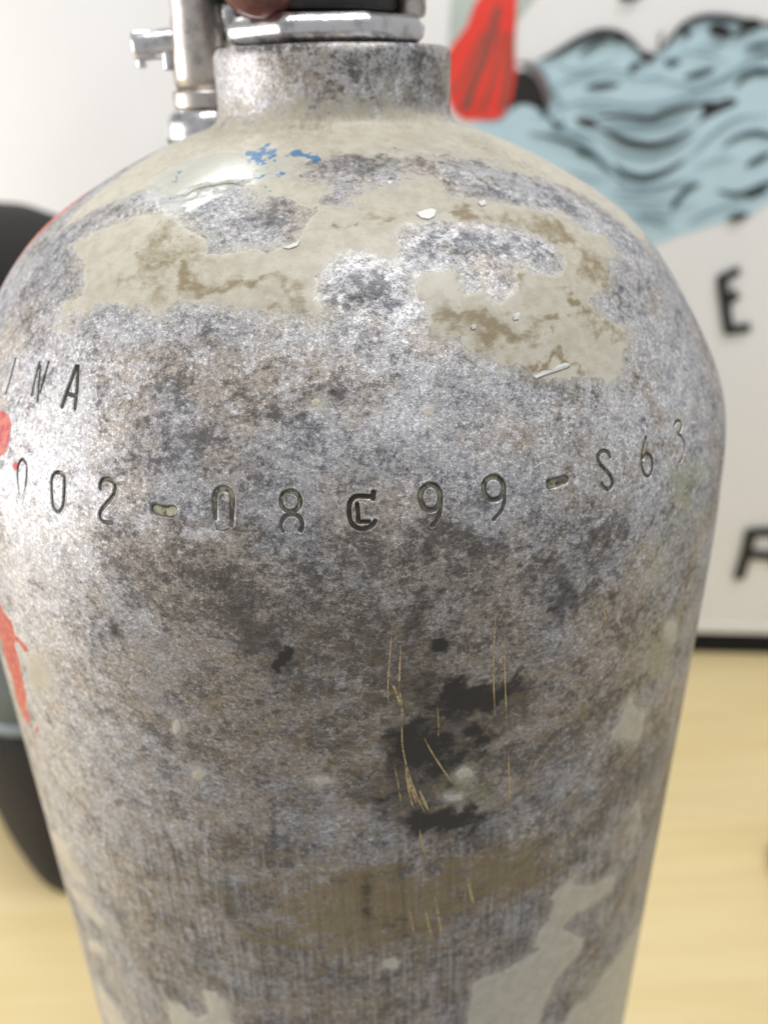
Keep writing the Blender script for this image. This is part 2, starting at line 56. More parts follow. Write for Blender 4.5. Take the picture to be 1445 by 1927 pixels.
"pstain":[[-25.661,85.779,0.2046,0.1153,0.0977,-0.3094,0.5],[-28.437,83.262,0.3319,0.0372,-0.0624,-0.2237,0.6],[-22.329,81.575,0.1967,0.0365,-0.0649,-0.623,0.9],[-15.467,79.894,0.1878,0.0182,-0.0737,-0.7335,0.7],[-10.98,80.017,0.2271,0.0262,0.0109,-0.8438,0.9],[-5.808,78.096,0.5717,0.0241,-0.005,-0.5275,0.7],[-7.108,76.223,0.291,0.0157,-0.0052,-1.3456,0.6],[-30.4,89.098,0.4564,0.0341,-0.1154,-0.2693,0.6],[-24.92,90.785,0.4886,0.158,-0.1596,-1.0417,0.5],[-16.53,81.37,0.4233,0.0874,0.0278,-0.6985,0.5],[-5.896,80.035,1.1634,0.0563,-0.0085,-0.7268,0.7],[15.304,72.983,0.2202,-0.0743,-0.2085,-0.5666,0.9],[19.986,70.47,0.1614,-0.0377,-0.0881,-0.5402,0.8],[24.054,67.91,0.6151,-0.1639,-0.1716,-0.8947,0.4],[24.822,79.547,0.7837,-0.3018,-0.0644,-0.4318,0.9],[22.875,93.606,0.1996,-0.1339,-0.3412,-0.7296,0.9],[19.487,95.421,0.4747,-0.206,-0.1343,-1.3568,0.7],[1.117,94.723,0.6883,-0.0333,-0.0599,-1.4464,0.9],[7.47,94.395,0.2407,-0.0409,-0.0668,-1.0303,0.5],[30.275,90.955,0.1585,-0.1453,-0.2268,-0.3849,0.5],[37.234,88.482,0.155,-0.2169,-0.1917,-0.1761,0.8],[38.77,85.494,0.2857,-0.242,-0.062,-0.347,0.8],[40.366,79.018,0.3109,-0.4012,-0.1661,-0.2515,0.7],[41.898,76.413,0.4925,-0.368,-0.0881,-0.4051,0.7],[32.875,73.475,0.2111,-0.316,-0.8293,-0.555,1.0],[34.426,71.114,0.3481,-0.4325,-0.8165,-0.8038,0.8],[28.938,69.798,0.7758,-0.273,-0.2622,-1.2966,0.8],[36.251,67.97,0.301,-0.2897,-0.3816,-0.5672,0.7],[39.105,65.419,0.3753,-0.3985,-0.662,-0.9825,0.5],[25.076,62.62,0.2779,0.0066,0.1897,-1.4173,1.1],[27.821,63.577,0.3662,-0.1749,-0.497,-1.1019,0.9],[21.668,62.88,0.4436,-0.4672,-0.8613,-0.5491,0.6],[26.725,71.196,1.261,-0.4173,-0.3894,-2.077,0.6],[16.736,69.131,0.2084,-0.1035,-0.315,-0.4751,0.4],[-9.148,127.679,0.1107,0.0237,-0.0053,-0.6235,0.5],[-14.505,124.701,0.0964,0.0499,-0.0048,-0.2943,0.3],[50.392,116.387,0.0589,-0.1662,-0.1002,-0.086,0.4],[53.118,106.961,0.0983,-0.2886,-0.1644,-0.1945,0.4],[-50.353,112.194,0.0552,0.1405,0.1068,-0.1409,0.3],[-44.319,121.844,0.0379,0.0801,0.0436,-0.1586,0.3],[28.488,127.827,0.0159,-0.0161,-0.0079,-0.4593,0.2],[-32.292,78.561,0.4465,0.3709,0.3192,-0.5413,0.5]]},"GOLD":[[[[3.783,23.833],[3.436,17.797],[3.209,12.537],[3.219,8.101]],0.139,0.7],[[[4.618,20.157],[4.461,15.534],[4.371,11.238]],0.211,0.9],[[[3.77,12.985],[4.194,10.166],[4.688,7.821]],0.234,1],[[[3.549,13.131],[4.03,10.751],[4.405,7.879]],0.143,0.8],[[[4.427,11.227],[4.632,7.833],[4.676,5.3]],0.181,0.8],[[[4.619,5.313],[4.653,-0.38],[4.933,-4.114]],0.167,0.7],[[[4.709,-0.998],[4.933,-4.114],[5.401,-7.989],[6.309,-13.4],[7.248,-17.683]],0.208,0.9],[[[4.933,-4.114],[5.16,-8.562],[5.515,-13.173],[5.881,-15.916]],0.25,1],[[[5.161,-7.927],[5.759,-11.936],[6.374,-15.797]],0.254,0.9],[[[6.489,-11.498],[7.112,-14.703],[7.621,-17.137]],0.32,1],[[[6.997,0.594],[8.093,-3.761],[9.672,-9.092],[10.519,-11.618]],0.173,0.9],[[[3.749,-5.088],[4.194,-10.244],[4.533,-15.55]],0.124,0.6],[[[2.703,-9.929],[3.456,-12.928]],0.115,0.5],[[[8.487,7.439],[8.645,2.138],[8.606,-0.252]],0.115,0.5],[[[14.794,25.627],[14.703,20.03],[14.678,13.681],[14.872,8.006],[15.169,1.997]],0.147,0.7],[[[15.872,19.604],[15.996,13.152],[16.322,6.207],[16.716,-1.432]],0.184,0.9],[[[17.085,-6.13],[17.356,-11.705],[17.752,-18.644],[18.003,-21.562]],0.211,0.7],[[[6.571,-21.544],[6.962,-25.86],[7.425,-29.164]],0.227,0.9],[[[5.256,-21.144],[5.627,-25.424]],0.183,0.7],[[[12.744,-37.25],[13.106,-41.285],[13.704,-45.883]],0.36,0.9],[[[8.481,-40.45],[9.003,-46.151],[9.631,-53.749]],0.293,0.8],[[[7.352,-43.07],[7.786,-48.793],[8.516,-54.851]],0.246,0.8],[[[5.283,-42.308],[5.678,-47.159],[6.016,-51.311]],0.196,0.7],[[[4.797,-50.068],[4.991,-53.399]],0.199,0.6],[[[11.959,-39.861],[12.139,-46.21]],0.143,0.5],[[[17.092,-32.451],[17.352,-40.189]],0.194,0.6],[[[28.566,20.566],[29.044,17.581],[29.491,15.656]],0.282,0.8]],
"PALE":[[[[-3.709,21.245],[-0.472,21.303]],0.112,1],[[[5.23,20.962],[8.854,20.78]],0.133,1],[[[6.721,77.584],[10.088,76.166],[10.918,75.522]],0.257,1],[[[8.384,76.693],[10.68,75.358]],0.206,1],[[[5.752,74.843],[7.928,72.85]],0.169,0.8],[[[-1.61,18.842],[1.103,18.825]],0.086,0.7],[[[-6.117,14.4],[-1.723,14.259]],0.089,0.6],[[[2.874,28.386],[5.562,28.461]],0.102,0.8],[[[9.88,18.459],[10.171,17.337]],0.234,1]],
"CRACK":[[[[-34.249,79.372],[-33.395,81.864],[-32.449,85.428],[-31.615,89.254],[-31.509,92.359]],0.303,1],[[[-26.652,81.24],[-27.902,86.8],[-29.222,90.498],[-29.391,91.557]],0.522,0.8],[[[-30.917,91.442],[-28.683,91.879],[-25.542,91.011]],0.452,0.7],[[[-30.23,81.113],[-26.652,81.24],[-21.54,78.77],[-17.384,77.847]],0.389,0.7],[[[-27.276,82.809],[-21.493,81.63],[-14.626,79.43]],0.316,0.7],[[[27.093,80.494],[25.164,75.388],[23.477,70.827],[22.29,65.937],[22.221,63.674]],0.258,1],[[[24.226,72.799],[26.452,72.996],[28.861,73.346]],0.165,0.8],[[[19.238,78.263],[16.077,76.679],[12.867,79.5]],0.134,0.6],[[[15.346,69.326],[19.566,71.93],[25.531,72.865]],0.127,0.6],[[[21.437,75.966],[24.816,70.59],[30.263,65.664]],0.118,0.5],[[[16.412,67.38],[19.78,69.58],[21.947,72.029]],0.138,0.7],[[[31.295,85.458],[34.019,82.555],[33.6,78.076]],0.139,0.5],[[[39.815,86.655],[38.684,82.942],[39.961,80.271]],0.181,0.5],[[[23.288,68.053],[26.947,66.396],[32.34,66.142]],0.102,0.5],[[[23.194,61.296],[25.63,61.667],[28.183,61.901]],0.254,0.8],[[[-1.605,95.097],[0.203,94.483],[2.769,94.928]],0.267,0.8],[[[-32.457,100.217],[-31.013,102.862],[-27.652,103.976],[-24.213,104.902],[-20.018,104.167]],0.474,0.8],[[[-20.691,127.365],[-16.221,128.086],[-9.211,128.039],[-3.501,127.225],[-6.262,124.546],[-14.201,124.125]],0.279,0.6],[[[-42.011,82.83],[-40.078,85.539],[-37.108,88.457]],0.175,0.4],[[[-16.304,84.03],[-12.754,82.007],[-8.876,81.038]],0.11,0.5],[[[-21.14,86.065],[-16.868,82.929],[-14.708,79.922]],0.136,0.5]],
"CHARS":[["I",[[[[-48.664,61.761],[-48.202,58.814],[-47.83,55.351]],0.509]],0.25,[180,0.3]],["N",[[[[-42.587,62.667],[-42.315,59.496],[-41.9,56.775]],0.512],[[[-42.157,61.988],[-41.182,58.824],[-40.364,56.145]],0.555],[[[-40.695,63.123],[-40.544,60.444],[-40.414,57.771]],0.452]],0.3,[200,0.45]],["A",[[[[-35.254,63.551],[-35.489,59.943],[-35.676,56.442]],0.762],[[[-34.977,63.607],[-34.096,60.065],[-33.514,56.686]],0.753],[[[-35.41,58.746],[-33.895,58.72]],0.659]],0.2,[0,0.1]],["0",[[[[-39.9,39.453],[-40.605,42.235],[-40.828,44.245],[-40.449,45.617],[-39.653,45.425],[-39.106,44.206],[-38.922,41.448],[-39.186,39.735]],0.414]],0.5,[-90,0.9]],["0",[[[[-33.331,38.988],[-33.945,39.607],[-34.38,42.123],[-34.617,44.146],[-34.322,45.15],[-33.698,45.613],[-32.993,45.462],[-32.609,44.495],[-32.413,41.849],[-32.538,39.991],[-33.0,39.101]],0.535]],0.7,[-90,0.5]],["2",[[[[-27.446,44.586],[-27.472,45.54],[-27.046,46.254],[-26.419,46.401],[-25.805,45.934],[-25.51,45.05],[-25.687,43.883],[-26.29,42.605],[-26.925,41.478],[-27.231,40.424],[-27.062,39.583],[-26.494,39.294],[-25.6,39.444]],0.604]],0.65,[-60,0.35]],["-",[[[[-20.329,42.868],[-19.458,42.685],[-18.493,42.849]],1.688]],0.85,[200,0.2]],["0",[[[[-13.567,40.668],[-12.894,40.489],[-12.228,40.891]],0.253],[[[-13.758,42.406],[-13.865,44.472],[-13.86,45.963],[-13.549,46.819],[-12.988,47.118],[-12.348,46.761],[-12.037,45.88],[-11.986,43.822],[-12.01,41.496]],0.826]],0.45,[-90,0.75]],["8",[[[[-5.006,45.427],[-5.074,44.866],[-5.263,44.38],[-5.548,44.034],[-5.89,43.875],[-6.243,43.923],[-6.562,44.172],[-6.803,44.59],[-6.934,45.12],[-6.936,45.691],[-6.81,46.225],[-6.569,46.651],[-6.248,46.91],[-5.89,46.967],[-5.544,46.814],[-5.257,46.471],[-5.07,45.987],[-5.006,45.427]],0.654],[[[-6.765,40.844],[-6.889,41.218],[-6.948,41.63],[-6.937,42.053],[-6.858,42.46],[-6.714,42.824],[-6.516,43.122],[-6.276,43.332],[-6.01,43.443],[-5.736,43.446],[-5.472,43.342],[-5.234,43.136],[-5.041,42.844],[-4.903,42.484],[-4.83,42.08],[-4.826,41.657],[-4.892,41.244],[-5.022,40.868]],0.66]],0.55,[-120,0.7]],["C",[[[[2.44,46.495],[2.353,45.602]],0.735],[[[2.416,45.842],[0.912,46.04],[0.313,45.752],[-0.03,44.955],[-0.118,43.568],[-0.041,42.412],[0.306,41.482],[1.032,40.933],[1.779,41.122],[2.218,41.582],[2.446,42.058]],0.657],[[[0.716,44.826],[0.786,43.51],[0.802,42.192],[1.276,42.074],[1.859,42.027]],0.575]],0.0,[-60,0.25]],["9",[[[[9.286,44.898],[9.169,44.196],[8.928,43.611],[8.595,43.223],[8.215,43.083],[7.838,43.21],[7.514,43.585],[7.286,44.16],[7.185,44.855],[7.226,45.578],[7.406,46.233],[7.699,46.73],[8.067,47.003],[8.459,47.012],[8.819,46.757],[9.1,46.272],[9.262,45.623],[9.286,44.898]],0.744],[[[9.264,44.569],[9.173,43.084],[8.821,41.721],[8.16,40.571]],0.581]],0.35,[-90,0.45]],["9",[[[[16.248,44.921],[16.106,44.276],[15.834,43.755],[15.468,43.427],[15.057,43.335],[14.655,43.492],[14.315,43.875],[14.083,44.432],[13.991,45.089],[14.052,45.759],[14.26,46.352],[14.586,46.788],[14.987,47.007],[15.407,46.978],[15.788,46.705],[16.078,46.224],[16.238,45.601],[16.248,44.921]],0.755],[[[16.215,44.587],[16.143,43.152],[15.712,41.545],[14.731,40.239]],0.592]],0.35,[-90,0.45]],["-",[[[[21.746,44.142],[22.787,44.268],[23.705,44.339]],1.472]],0.4,[0,0.3]],["S",[[[[30.418,45.884],[30.346,46.742],[29.779,47.215],[29.073,46.997],[28.655,46.133],[28.915,44.946],[29.59,43.695],[30.058,42.507],[30.052,41.306],[29.483,40.693],[28.813,41.134],[28.512,41.889]],0.671]],0.45,[60,0.3]],["6",[[[[37.03,46.806],[36.173,45.598],[35.473,43.958],[35.203,42.154],[35.542,40.666],[36.281,40.248],[36.922,41.035],[37.195,42.471],[36.93,43.649],[36.197,44.048],[35.486,43.57]],0.604]],0.45,[-60,0.5]],["3",[[[[43.288,46.518],[44.053,47.01],[44.959,46.723],[45.007,45.771],[44.251,44.974],[43.722,44.697],[44.34,44.011],[44.626,42.648],[44.198,41.105],[43.254,40.021],[42.547,39.851]],0.549]],0.75,[0,0.7]]],
"CHIPS":[[[22.642,61.867],[24.09,62.468],[25.334,62.378],[26.621,62.92],[27.666,63.052],[28.39,62.6],[27.94,62.239],[26.127,62.014],[24.216,61.71],[22.924,61.445]],[[13.555,94.94],[15.221,95.521],[16.746,95.825],[17.377,95.329],[16.618,94.105],[15.295,93.383],[14.113,93.904]],[[22.278,72.356],[22.98,72.814],[23.4,72.553],[22.98,71.67],[22.258,71.695]],[[16.037,71.505],[16.731,71.687],[16.676,71.052],[16.216,70.932]],[[-8.587,87.79],[-7.659,88.261],[-6.475,88.731],[-6.021,89.21],[-6.425,88.132],[-7.587,87.551]],[[26.622,96.628],[28.375,97.053],[28.126,96.142],[26.947,95.818]]],
"ART":{"blue":[[[-313.5,638.7],[-295.0,636.6],[-280.1,651.5],[-273.7,674.5],[-267.0,689.8],[-247.2,695.2],[-237.6,700.8],[-224.6,706.3],[-204.8,712.4],[-186.7,709.9],[-172.9,701.8],[-160.8,692.3],[-154.6,690.8],[-148.3,695.6],[-140.1,704.6],[-129.1,716.5],[-112.5,722.6],[-90.0,721.7],[-66.6,717.4],[-50.4,716.2],[-15.7,722.2],[23.5,717.2],[76.7,694.7],[112.8,667.8],[99.2,608.2],[54.4,584.5],[6.4,567.7],[-20.7,559.4],[-35.8,546.7],[-70.1,538.7],[-105.1,528.5],[-126.2,520.1],[-145.2,514.3],[-213.2,536.2],[-258.9,562.7],[-314.5,593.8],[-347.4,618.9]]],
"black":[[[-222.3,640.2],[-212.0,640.5],[-202.5,638.5],[-197.1,631.3],[-204.8,630.5],[-216.5,633.5]],[[-100.7,650.0],[-88.3,651.2],[-76.4,655.2],[-67.1,653.6],[-68.9,649.5],[-84.4,642.8],[-104.7,632.8],[-98.4,641.6]],[[-283.8,681.5],[-274.2,682.3],[-265.3,678.0],[-256.4,668.3],[-250.9,655.7],[-248.8,640.6],[-252.4,640.7],[-258.2,648.8],[-267.3,653.1],[-277.6,653.3],[-286.3,649.2]],[[-314.0,745.6],[-286.3,745.0],[-286.6,731.4],[-293.4,729.0],[-302.0,732.6],[-310.6,735.3]]],
"red":[[[-317.5,746.5],[-283.9,745.8],[-284.6,732.2],[-285.6,714.1],[-281.8,681.5],[-284.6,657.6],[-292.7,642.2],[-303.0,639.5],[-318.8,639.8],[-330.4,639.9],[-340.5,646.8],[-346.6,658.6],[-349.5,675.8],[-348.3,698.5],[-339.9,709.4],[-330.1,720.2],[-323.6,737.3]]],
"tan":[[[-316.3,715.6],[-313.3,714.6],[-321.6,693.5],[-331.9,675.5],[-339.8,661.8],[-343.0,664.2],[-333.0,680.1],[-324.3,698.0]],[[-298.7,715.2],[-295.7,715.1],[-297.5,688.5],[-304.2,665.8],[-312.2,644.9],[-316.4,646.4],[-307.9,668.2],[-301.7,690.9]],[[-304.7,736.9],[-298.2,735.9],[-301.7,715.3],[-308.8,691.0],[-319.8,668.4],[-324.3,648.4],[-335.4,649.5],[-327.6,670.9],[-317.1,695.7],[-309.9,717.6]],[[-291.2,715.0],[-288.2,715.0],[-286.0,683.8],[-289.5,651.6],[-293.4,646.0],[-295.6,649.4],[-292.1,683.9]]],
"pale":[[[-344.8,747.1],[-321.9,746.6],[-325.5,733.1],[-334.0,715.9],[-343.8,702.0],[-347.4,705.1],[-345.3,724.9]],[[-283.4,744.9],[-264.7,745.3],[-274.8,733.7],[-283.1,723.6],[-285.0,730.1]]]},"STR":{"black":[[[[-262.5,690.2],[-247.2,695.2],[-224.6,706.3],[-204.8,712.4],[-186.7,709.9],[-172.9,701.8],[-160.8,692.3]],3.15],[[[-149.1,693.8],[-140.1,704.6],[-129.1,716.5],[-112.5,722.6],[-90.0,721.7],[-66.6,717.4],[-50.4,716.2],[-15.7,722.2]],2.62],[[[-167.1,695.0],[-158.7,691.3],[-150.8,692.1]],3.67],[[[-202.6,639.5],[-183.2,642.0],[-150.6,639.1],[-131.9,644.5],[-107.3,650.1],[-88.5,652.6]],2.62],[[[-201.9,632.3],[-184.5,624.9],[-168.1,617.5],[-144.3,614.3],[-124.4,619.8],[-105.4,630.9]],3.15],[[[-105.9,714.7],[-95.7,712.0],[-82.8,707.4]],4.72],[[[-76.7,714.1],[-67.3,716.1],[-57.7,716.3]],4.72],[[[-128.9,711.8],[-121.6,709.0]],3.67],[[[-190.4,707.8],[-184.3,705.9]],3.67],[[[-223.4,693.0],[-212.6,701.2],[-203.1,705.4],[-193.0,704.3]],2.1],[[[-39.9,549.3],[-50.0,546.3],[-60.3,544.3]],3.67],[[[-192.0,740.4],[-182.2,739.3],[-170.2,740.3]],2.62],[[[-148.5,712.2],[-149.0,696.9]],1.57],[[[-82.5,705.6],[-71.6,712.8],[-60.0,715.5]],2.62]],
"grey":[[[[-179.0,598.1],[-167.4,589.1],[-148.4,584.4],[-128.1,590.1],[-108.9,602.2]],4.72],[[[-214.4,666.6],[-199.2,667.7],[-181.7,669.3]],3.67],[[[-175.4,680.9],[-169.7,683.5],[-163.5,686.1]],4.2],[[[-142.3,687.9],[-135.1,686.5],[-127.3,687.2]],3.67],[[[-121.9,674.1],[-107.4,677.0],[-93.2,681.2]],3.67],[[[-75.5,572.0],[-53.7,567.8],[-36.3,572.6],[-24.2,578.0],[3.9,580.2]],4.2],[[[-42.8,565.1],[-25.6,571.5]],4.2],[[[-90.7,578.7],[-103.7,573.8],[-112.6,562.3],[-117.8,553.6]],4.2],[[[-184.1,571.1],[-151.9,569.8],[-121.0,576.5],[-95.7,583.8]],2.1],[[[-180.7,564.5],[-140.2,561.5],[-103.8,567.3]],1.57],[[[-179.4,577.2],[-136.7,575.7],[-106.2,583.9]],1.57],[[[-76.7,611.4],[-62.9,620.8],[-45.7,624.4],[-30.0,621.8],[-11.1,628.6]],3.15],[[[-72.9,664.2],[-66.0,673.1],[-55.5,677.9],[-43.1,677.2],[-27.1,683.6]],4.2],[[[-50.6,594.6],[-38.7,600.3],[-27.3,607.4]],4.2],[[[-220.4,648.2],[-202.3,647.0],[-186.9,647.7]],2.1],[[[-196.0,636.0],[-169.9,632.8],[-139.2,634.3],[-114.4,639.5]],2.1],[[[-185.1,630.2],[-159.0,627.9],[-133.5,630.4],[-114.0,637.2]],1.57],[[[-194.3,619.3],[-172.1,606.9],[-142.9,603.6],[-118.3,613.4],[-102.0,625.2]],2.1],[[[-219.6,609.9],[-208.9,607.3],[-197.9,602.3]],2.62],[[[-149.3,672.3],[-123.5,667.4],[-97.3,660.1]],1.57],[[[-184.8,675.2],[-154.4,673.3],[-139.8,676.7]],1.57],[[[-96.9,657.8],[-77.2,659.8]],1.57],[[[-255.8,674.2],[-244.7,662.5],[-233.5,650.7]],2.1],[[[-247.6,632.0],[-221.1,626.9],[-194.5,620.7]],2.1],[[[-263.8,639.4],[-233.5,650.7],[-203.1,654.9],[-161.6,649.6],[-121.8,655.9],[-84.1,671.2],[-44.3,683.9]],2.1],[[[-268.3,627.5],[-236.4,621.3],[-203.6,607.3],[-180.5,587.2]],2.62],[[[-242.4,632.0],[-215.4,621.0],[-192.6,602.2],[-163.4,577.0],[-130.9,571.6]],2.1],[[[-108.7,601.2],[-91.0,620.3],[-68.2,636.5],[-36.1,640.7]],2.1],[[[-102.1,591.3],[-77.5,600.8],[-59.4,600.6]],1.57],[[[-99.8,540.5],[-75.1,553.2],[-44.6,560.6]],2.1],[[[-255.2,665.0],[-230.3,673.8],[-210.6,680.2],[-186.6,691.0]],1.57],[[[-146.0,685.8],[-122.4,694.2],[-102.2,691.6],[-81.4,684.6]],1.57],[[[-118.4,667.3],[-89.1,671.3],[-66.5,684.3],[-46.4,694.9]],2.1],[[[-166.7,559.2],[-128.5,553.7],[-91.9,558.5]],1.57],[[[-171.5,554.1],[-137.9,543.4],[-111.3,545.8]],1.57],[[[-215.0,673.5],[-185.3,679.8],[-170.0,677.2]],1.57],[[[-232.6,639.0],[-237.2,631.9],[-248.5,643.9]],2.62],[[[-70.9,695.4],[-57.0,699.5],[-40.3,701.3]],3.15],[[[-57.9,690.8],[-38.7,692.6]],2.62],[[[-83.0,708.7],[-98.4,698.1],[-118.2,699.4]],1.57],[[[-246.6,687.6],[-225.8,680.5],[-206.0,684.6]],1.57],[[[-228.8,592.8],[-201.5,585.0],[-185.0,579.7]],1.57],[[[-109.1,530.1],[-132.2,540.8],[-149.7,551.3]],1.57],[[[-159.9,546.2],[-133.2,548.6],[-116.4,543.2]],2.1]],
"rim":[[[[-281.2,688.7],[-272.0,687.2],[-262.4,680.7],[-254.5,670.5],[-249.5,658.0],[-247.8,648.6]],3.67]],
"letter":[[[[-56.4,485.0],[-48.2,458.7],[-39.5,430.0]],7.87],[[[-56.4,485.0],[-41.8,492.6]],7.34],[[[-48.6,461.0],[-39.7,467.7]],8.92],[[[-39.5,430.0],[-20.3,432.9]],7.87],[[[28.2,182.1],[28.4,156.0],[25.7,120.1]],10.49],[[[28.2,182.1],[50.6,183.9],[70.4,179.1],[77.9,166.7],[72.3,153.1],[56.9,150.6],[30.3,152.3]],9.96],[[[58.8,150.6],[78.8,136.6],[92.4,116.9]],9.96]]},"PXMM":0.5245,"BOARD":[[0.45621,0.65834,-0.56],[0.99318,-0.11655,0.0]],
"PROFILE":[[0.0,92.0,0.0],[1.518,91.999,1.518],[3.037,91.996,3.037],[4.558,91.991,4.558],[6.008,91.981,6.008],[7.533,91.966,7.532],[9.061,91.944,9.06],[10.519,91.916,10.518],[12.054,91.878,12.053],[13.52,91.833,13.518],[15.064,91.774,15.061],[16.538,91.707,16.534],[18.017,91.628,18.011],[19.501,91.536,19.492],[21.067,91.442,21.055],[22.569,91.366,22.555],[24.005,91.298,23.99],[25.527,91.225,25.51],[27.058,91.142,27.038],[28.519,91.049,28.496],[30.062,90.928,30.035],[31.533,90.786,31.499],[33.007,90.611,32.962],[34.559,90.386,34.498],[36.034,90.126,35.949],[37.507,89.817,37.39],[39.056,89.433,38.89],[40.524,89.008,40.295],[42.069,88.503,41.755],[43.535,87.974,43.123],[45.002,87.402,44.473],[46.545,86.758,45.876],[48.012,86.111,47.192],[49.556,85.396,48.56],[51.023,84.689,49.846],[52.568,83.92,51.186],[54.036,83.17,52.448],[55.505,82.404,53.701],[57.052,81.584,55.013],[58.522,80.796,56.254],[60.071,79.961,57.559],[61.546,79.164,58.799],[63.022,78.36,60.038],[64.502,77.547,61.274],[66.062,76.677,62.569],[67.546,75.836,63.792],[69.033,74.977,65.006],[70.522,74.098,66.207],[72.012,73.198,67.394],[73.503,72.272,68.564],[75.074,71.27,69.774],[76.567,70.289,70.899],[78.061,69.277,71.998],[79.554,68.235,73.067],[81.047,67.16,74.103],[82.541,66.051,75.103],[84.034,64.91,76.066],[85.527,63.74,76.995],[87.02,62.546,77.89],[88.513,61.329,78.755],[90.005,60.093,79.591],[91.575,58.773,80.442],[93.066,57.506,81.226],[94.554,56.227,81.988],[96.041,54.94,82.732],[97.527,53.645,83.461],[99.01,52.346,84.176],[100.569,50.975,84.918],[102.049,49.67,85.617],[103.527,48.364,86.308],[105.004,47.05,86.984],[106.559,45.661,87.681],[108.035,44.334,88.327],[109.51,43.0,88.958],[111.063,41.588,89.604],[112.538,40.239,90.2],[114.012,38.882,90.778],[115.564,37.446,91.366],[117.039,36.074,91.906],[118.513,34.695,92.426],[120.064,33.235,92.951],[121.538,31.841,93.427],[123.011,30.439,93.882],[124.562,28.956,94.336],[125.803,27.764,94.681],[125.882,27.695,94.719],[126.077,27.51,94.78],[126.272,27.329,94.852],[126.466,27.152,94.933],[126.661,26.98,95.024],[126.856,26.813,95.124],[127.05,26.652,95.234],[127.245,26.497,95.352],[127.44,26.349,95.479],[127.635,26.209,95.613],[127.829,26.076,95.756],[128.024,25.951,95.905],[128.219,25.835,96.061],[128.413,25.728,96.224],[128.608,25.63,96.392],[128.803,25.541,96.565],[128.997,25.462,96.743],[129.192,25.393,96.925],[129.387,25.335,97.111],[129.581,25.286,97.3],[129.776,25.249,97.491],[129.971,25.222,97.683],[130.165,25.205,97.877],[130.36,25.2,98.072],[139.788,25.2,107.5],[140.081,25.185,107.793],[140.374,25.139,108.082],[140.667,25.063,108.365],[140.96,24.958,108.639],[141.253,24.825,108.9],[141.547,24.665,109.146],[141.84,24.481,109.374],[142.133,24.274,109.581],[142.426,24.046,109.765],[142.719,23.8,109.925],[143.012,23.539,110.058],[143.305,23.265,110.163],[143.598,22.982,110.239],[143.891,22.693,110.285],[144.184,22.4,110.3],[154.584,12.0,110.3]],
"SNECK":130.36}""")

# ------------------------------------------------------------------ material helpers
class NT:
    def __init__(s, name):
        s.m = bpy.data.materials.new(name); s.m.use_nodes = True
        s.t = s.m.node_tree; s.t.nodes.clear()
        s.out = s.t.nodes.new('ShaderNodeOutputMaterial')
        s.b = s.t.nodes.new('ShaderNodeBsdfPrincipled')
        s.t.links.new(s.b.outputs[0], s.out.inputs[0])
    def put(s, sock, v):
        if v is None: return
        if isinstance(v, bpy.types.NodeSocket): s.t.links.new(v, sock)
        elif isinstance(v, (tuple, list)) and len(v) == 3 and sock.type == 'RGBA': sock.default_value = (*v, 1)
        else: sock.default_value = v
    def math(s, op, a, b=None, c=None, clamp=False):
        n = s.t.nodes.new('ShaderNodeMath'); n.operation = op; n.use_clamp = clamp
        s.put(n.inputs[0], a); s.put(n.inputs[1], b); s.put(n.inputs[2], c)
        return n.outputs[0]
    def mix(s, f, a, b, mode='MIX'):
        n = s.t.nodes.new('ShaderNodeMix'); n.data_type = 'RGBA'; n.blend_type = mode
        s.put(n.inputs[0], f); s.put(n.inputs[6], a); s.put(n.inputs[7], b)
        return n.outputs[2]
    def smooth(s, v, lo, hi, a=0.0, b=1.0):
        n = s.t.nodes.new('ShaderNodeMapRange'); n.interpolation_type = 'SMOOTHSTEP'
        s.put(n.inputs[0], v); n.inputs[1].default_value = lo; n.inputs[2].default_value = hi
        n.inputs[3].default_value = a; n.inputs[4].default_value = b
        return n.outputs[0]
    def attr(s, name, vec=False):
        n = s.t.nodes.new('ShaderNodeAttribute'); n.attribute_name = name
        return n.outputs['Vector' if vec else 'Fac']
    def mapping(s, v, sc=(1, 1, 1), loc=(0, 0, 0), rot=(0, 0, 0)):
        n = s.t.nodes.new('ShaderNodeMapping'); s.put(n.inputs[0], v)
        n.inputs['Scale'].default_value = sc; n.inputs['Location'].default_value = loc
        n.inputs['Rotation'].default_value = rot
        return n.outputs[0]
    def noise(s, v, scale, detail=4, rough=.55, dist=0.0):
        n = s.t.nodes.new('ShaderNodeTexNoise'); s.put(n.inputs['Vector'], v)
        n.inputs['Scale'].default_value = scale; n.inputs['Detail'].default_value = detail
        n.inputs['Roughness'].default_value = rough; n.inputs['Distortion'].default_value = dist
        return n.outputs[0]
    def voronoi(s, v, scale):
        n = s.t.nodes.new('ShaderNodeTexVoronoi'); s.put(n.inputs['Vector'], v)
        n.inputs['Scale'].default_value = scale
        return n.outputs[0]
    def coord(s, which='Object'):
        return s.t.nodes.new('ShaderNodeTexCoord').outputs[which]
    def bump(s, h, strength, dist):
        n = s.t.nodes.new('ShaderNodeBump'); s.put(n.inputs['Height'], h)
        n.inputs['Strength'].default_value = strength; n.inputs['Distance'].default_value = dist
        s.t.links.new(n.outputs[0], s.b.inputs['Normal'])
    def set(s, **k):
        for a, v in k.items(): s.put(s.b.inputs[a.replace('_', ' ')], v)
        return s.m

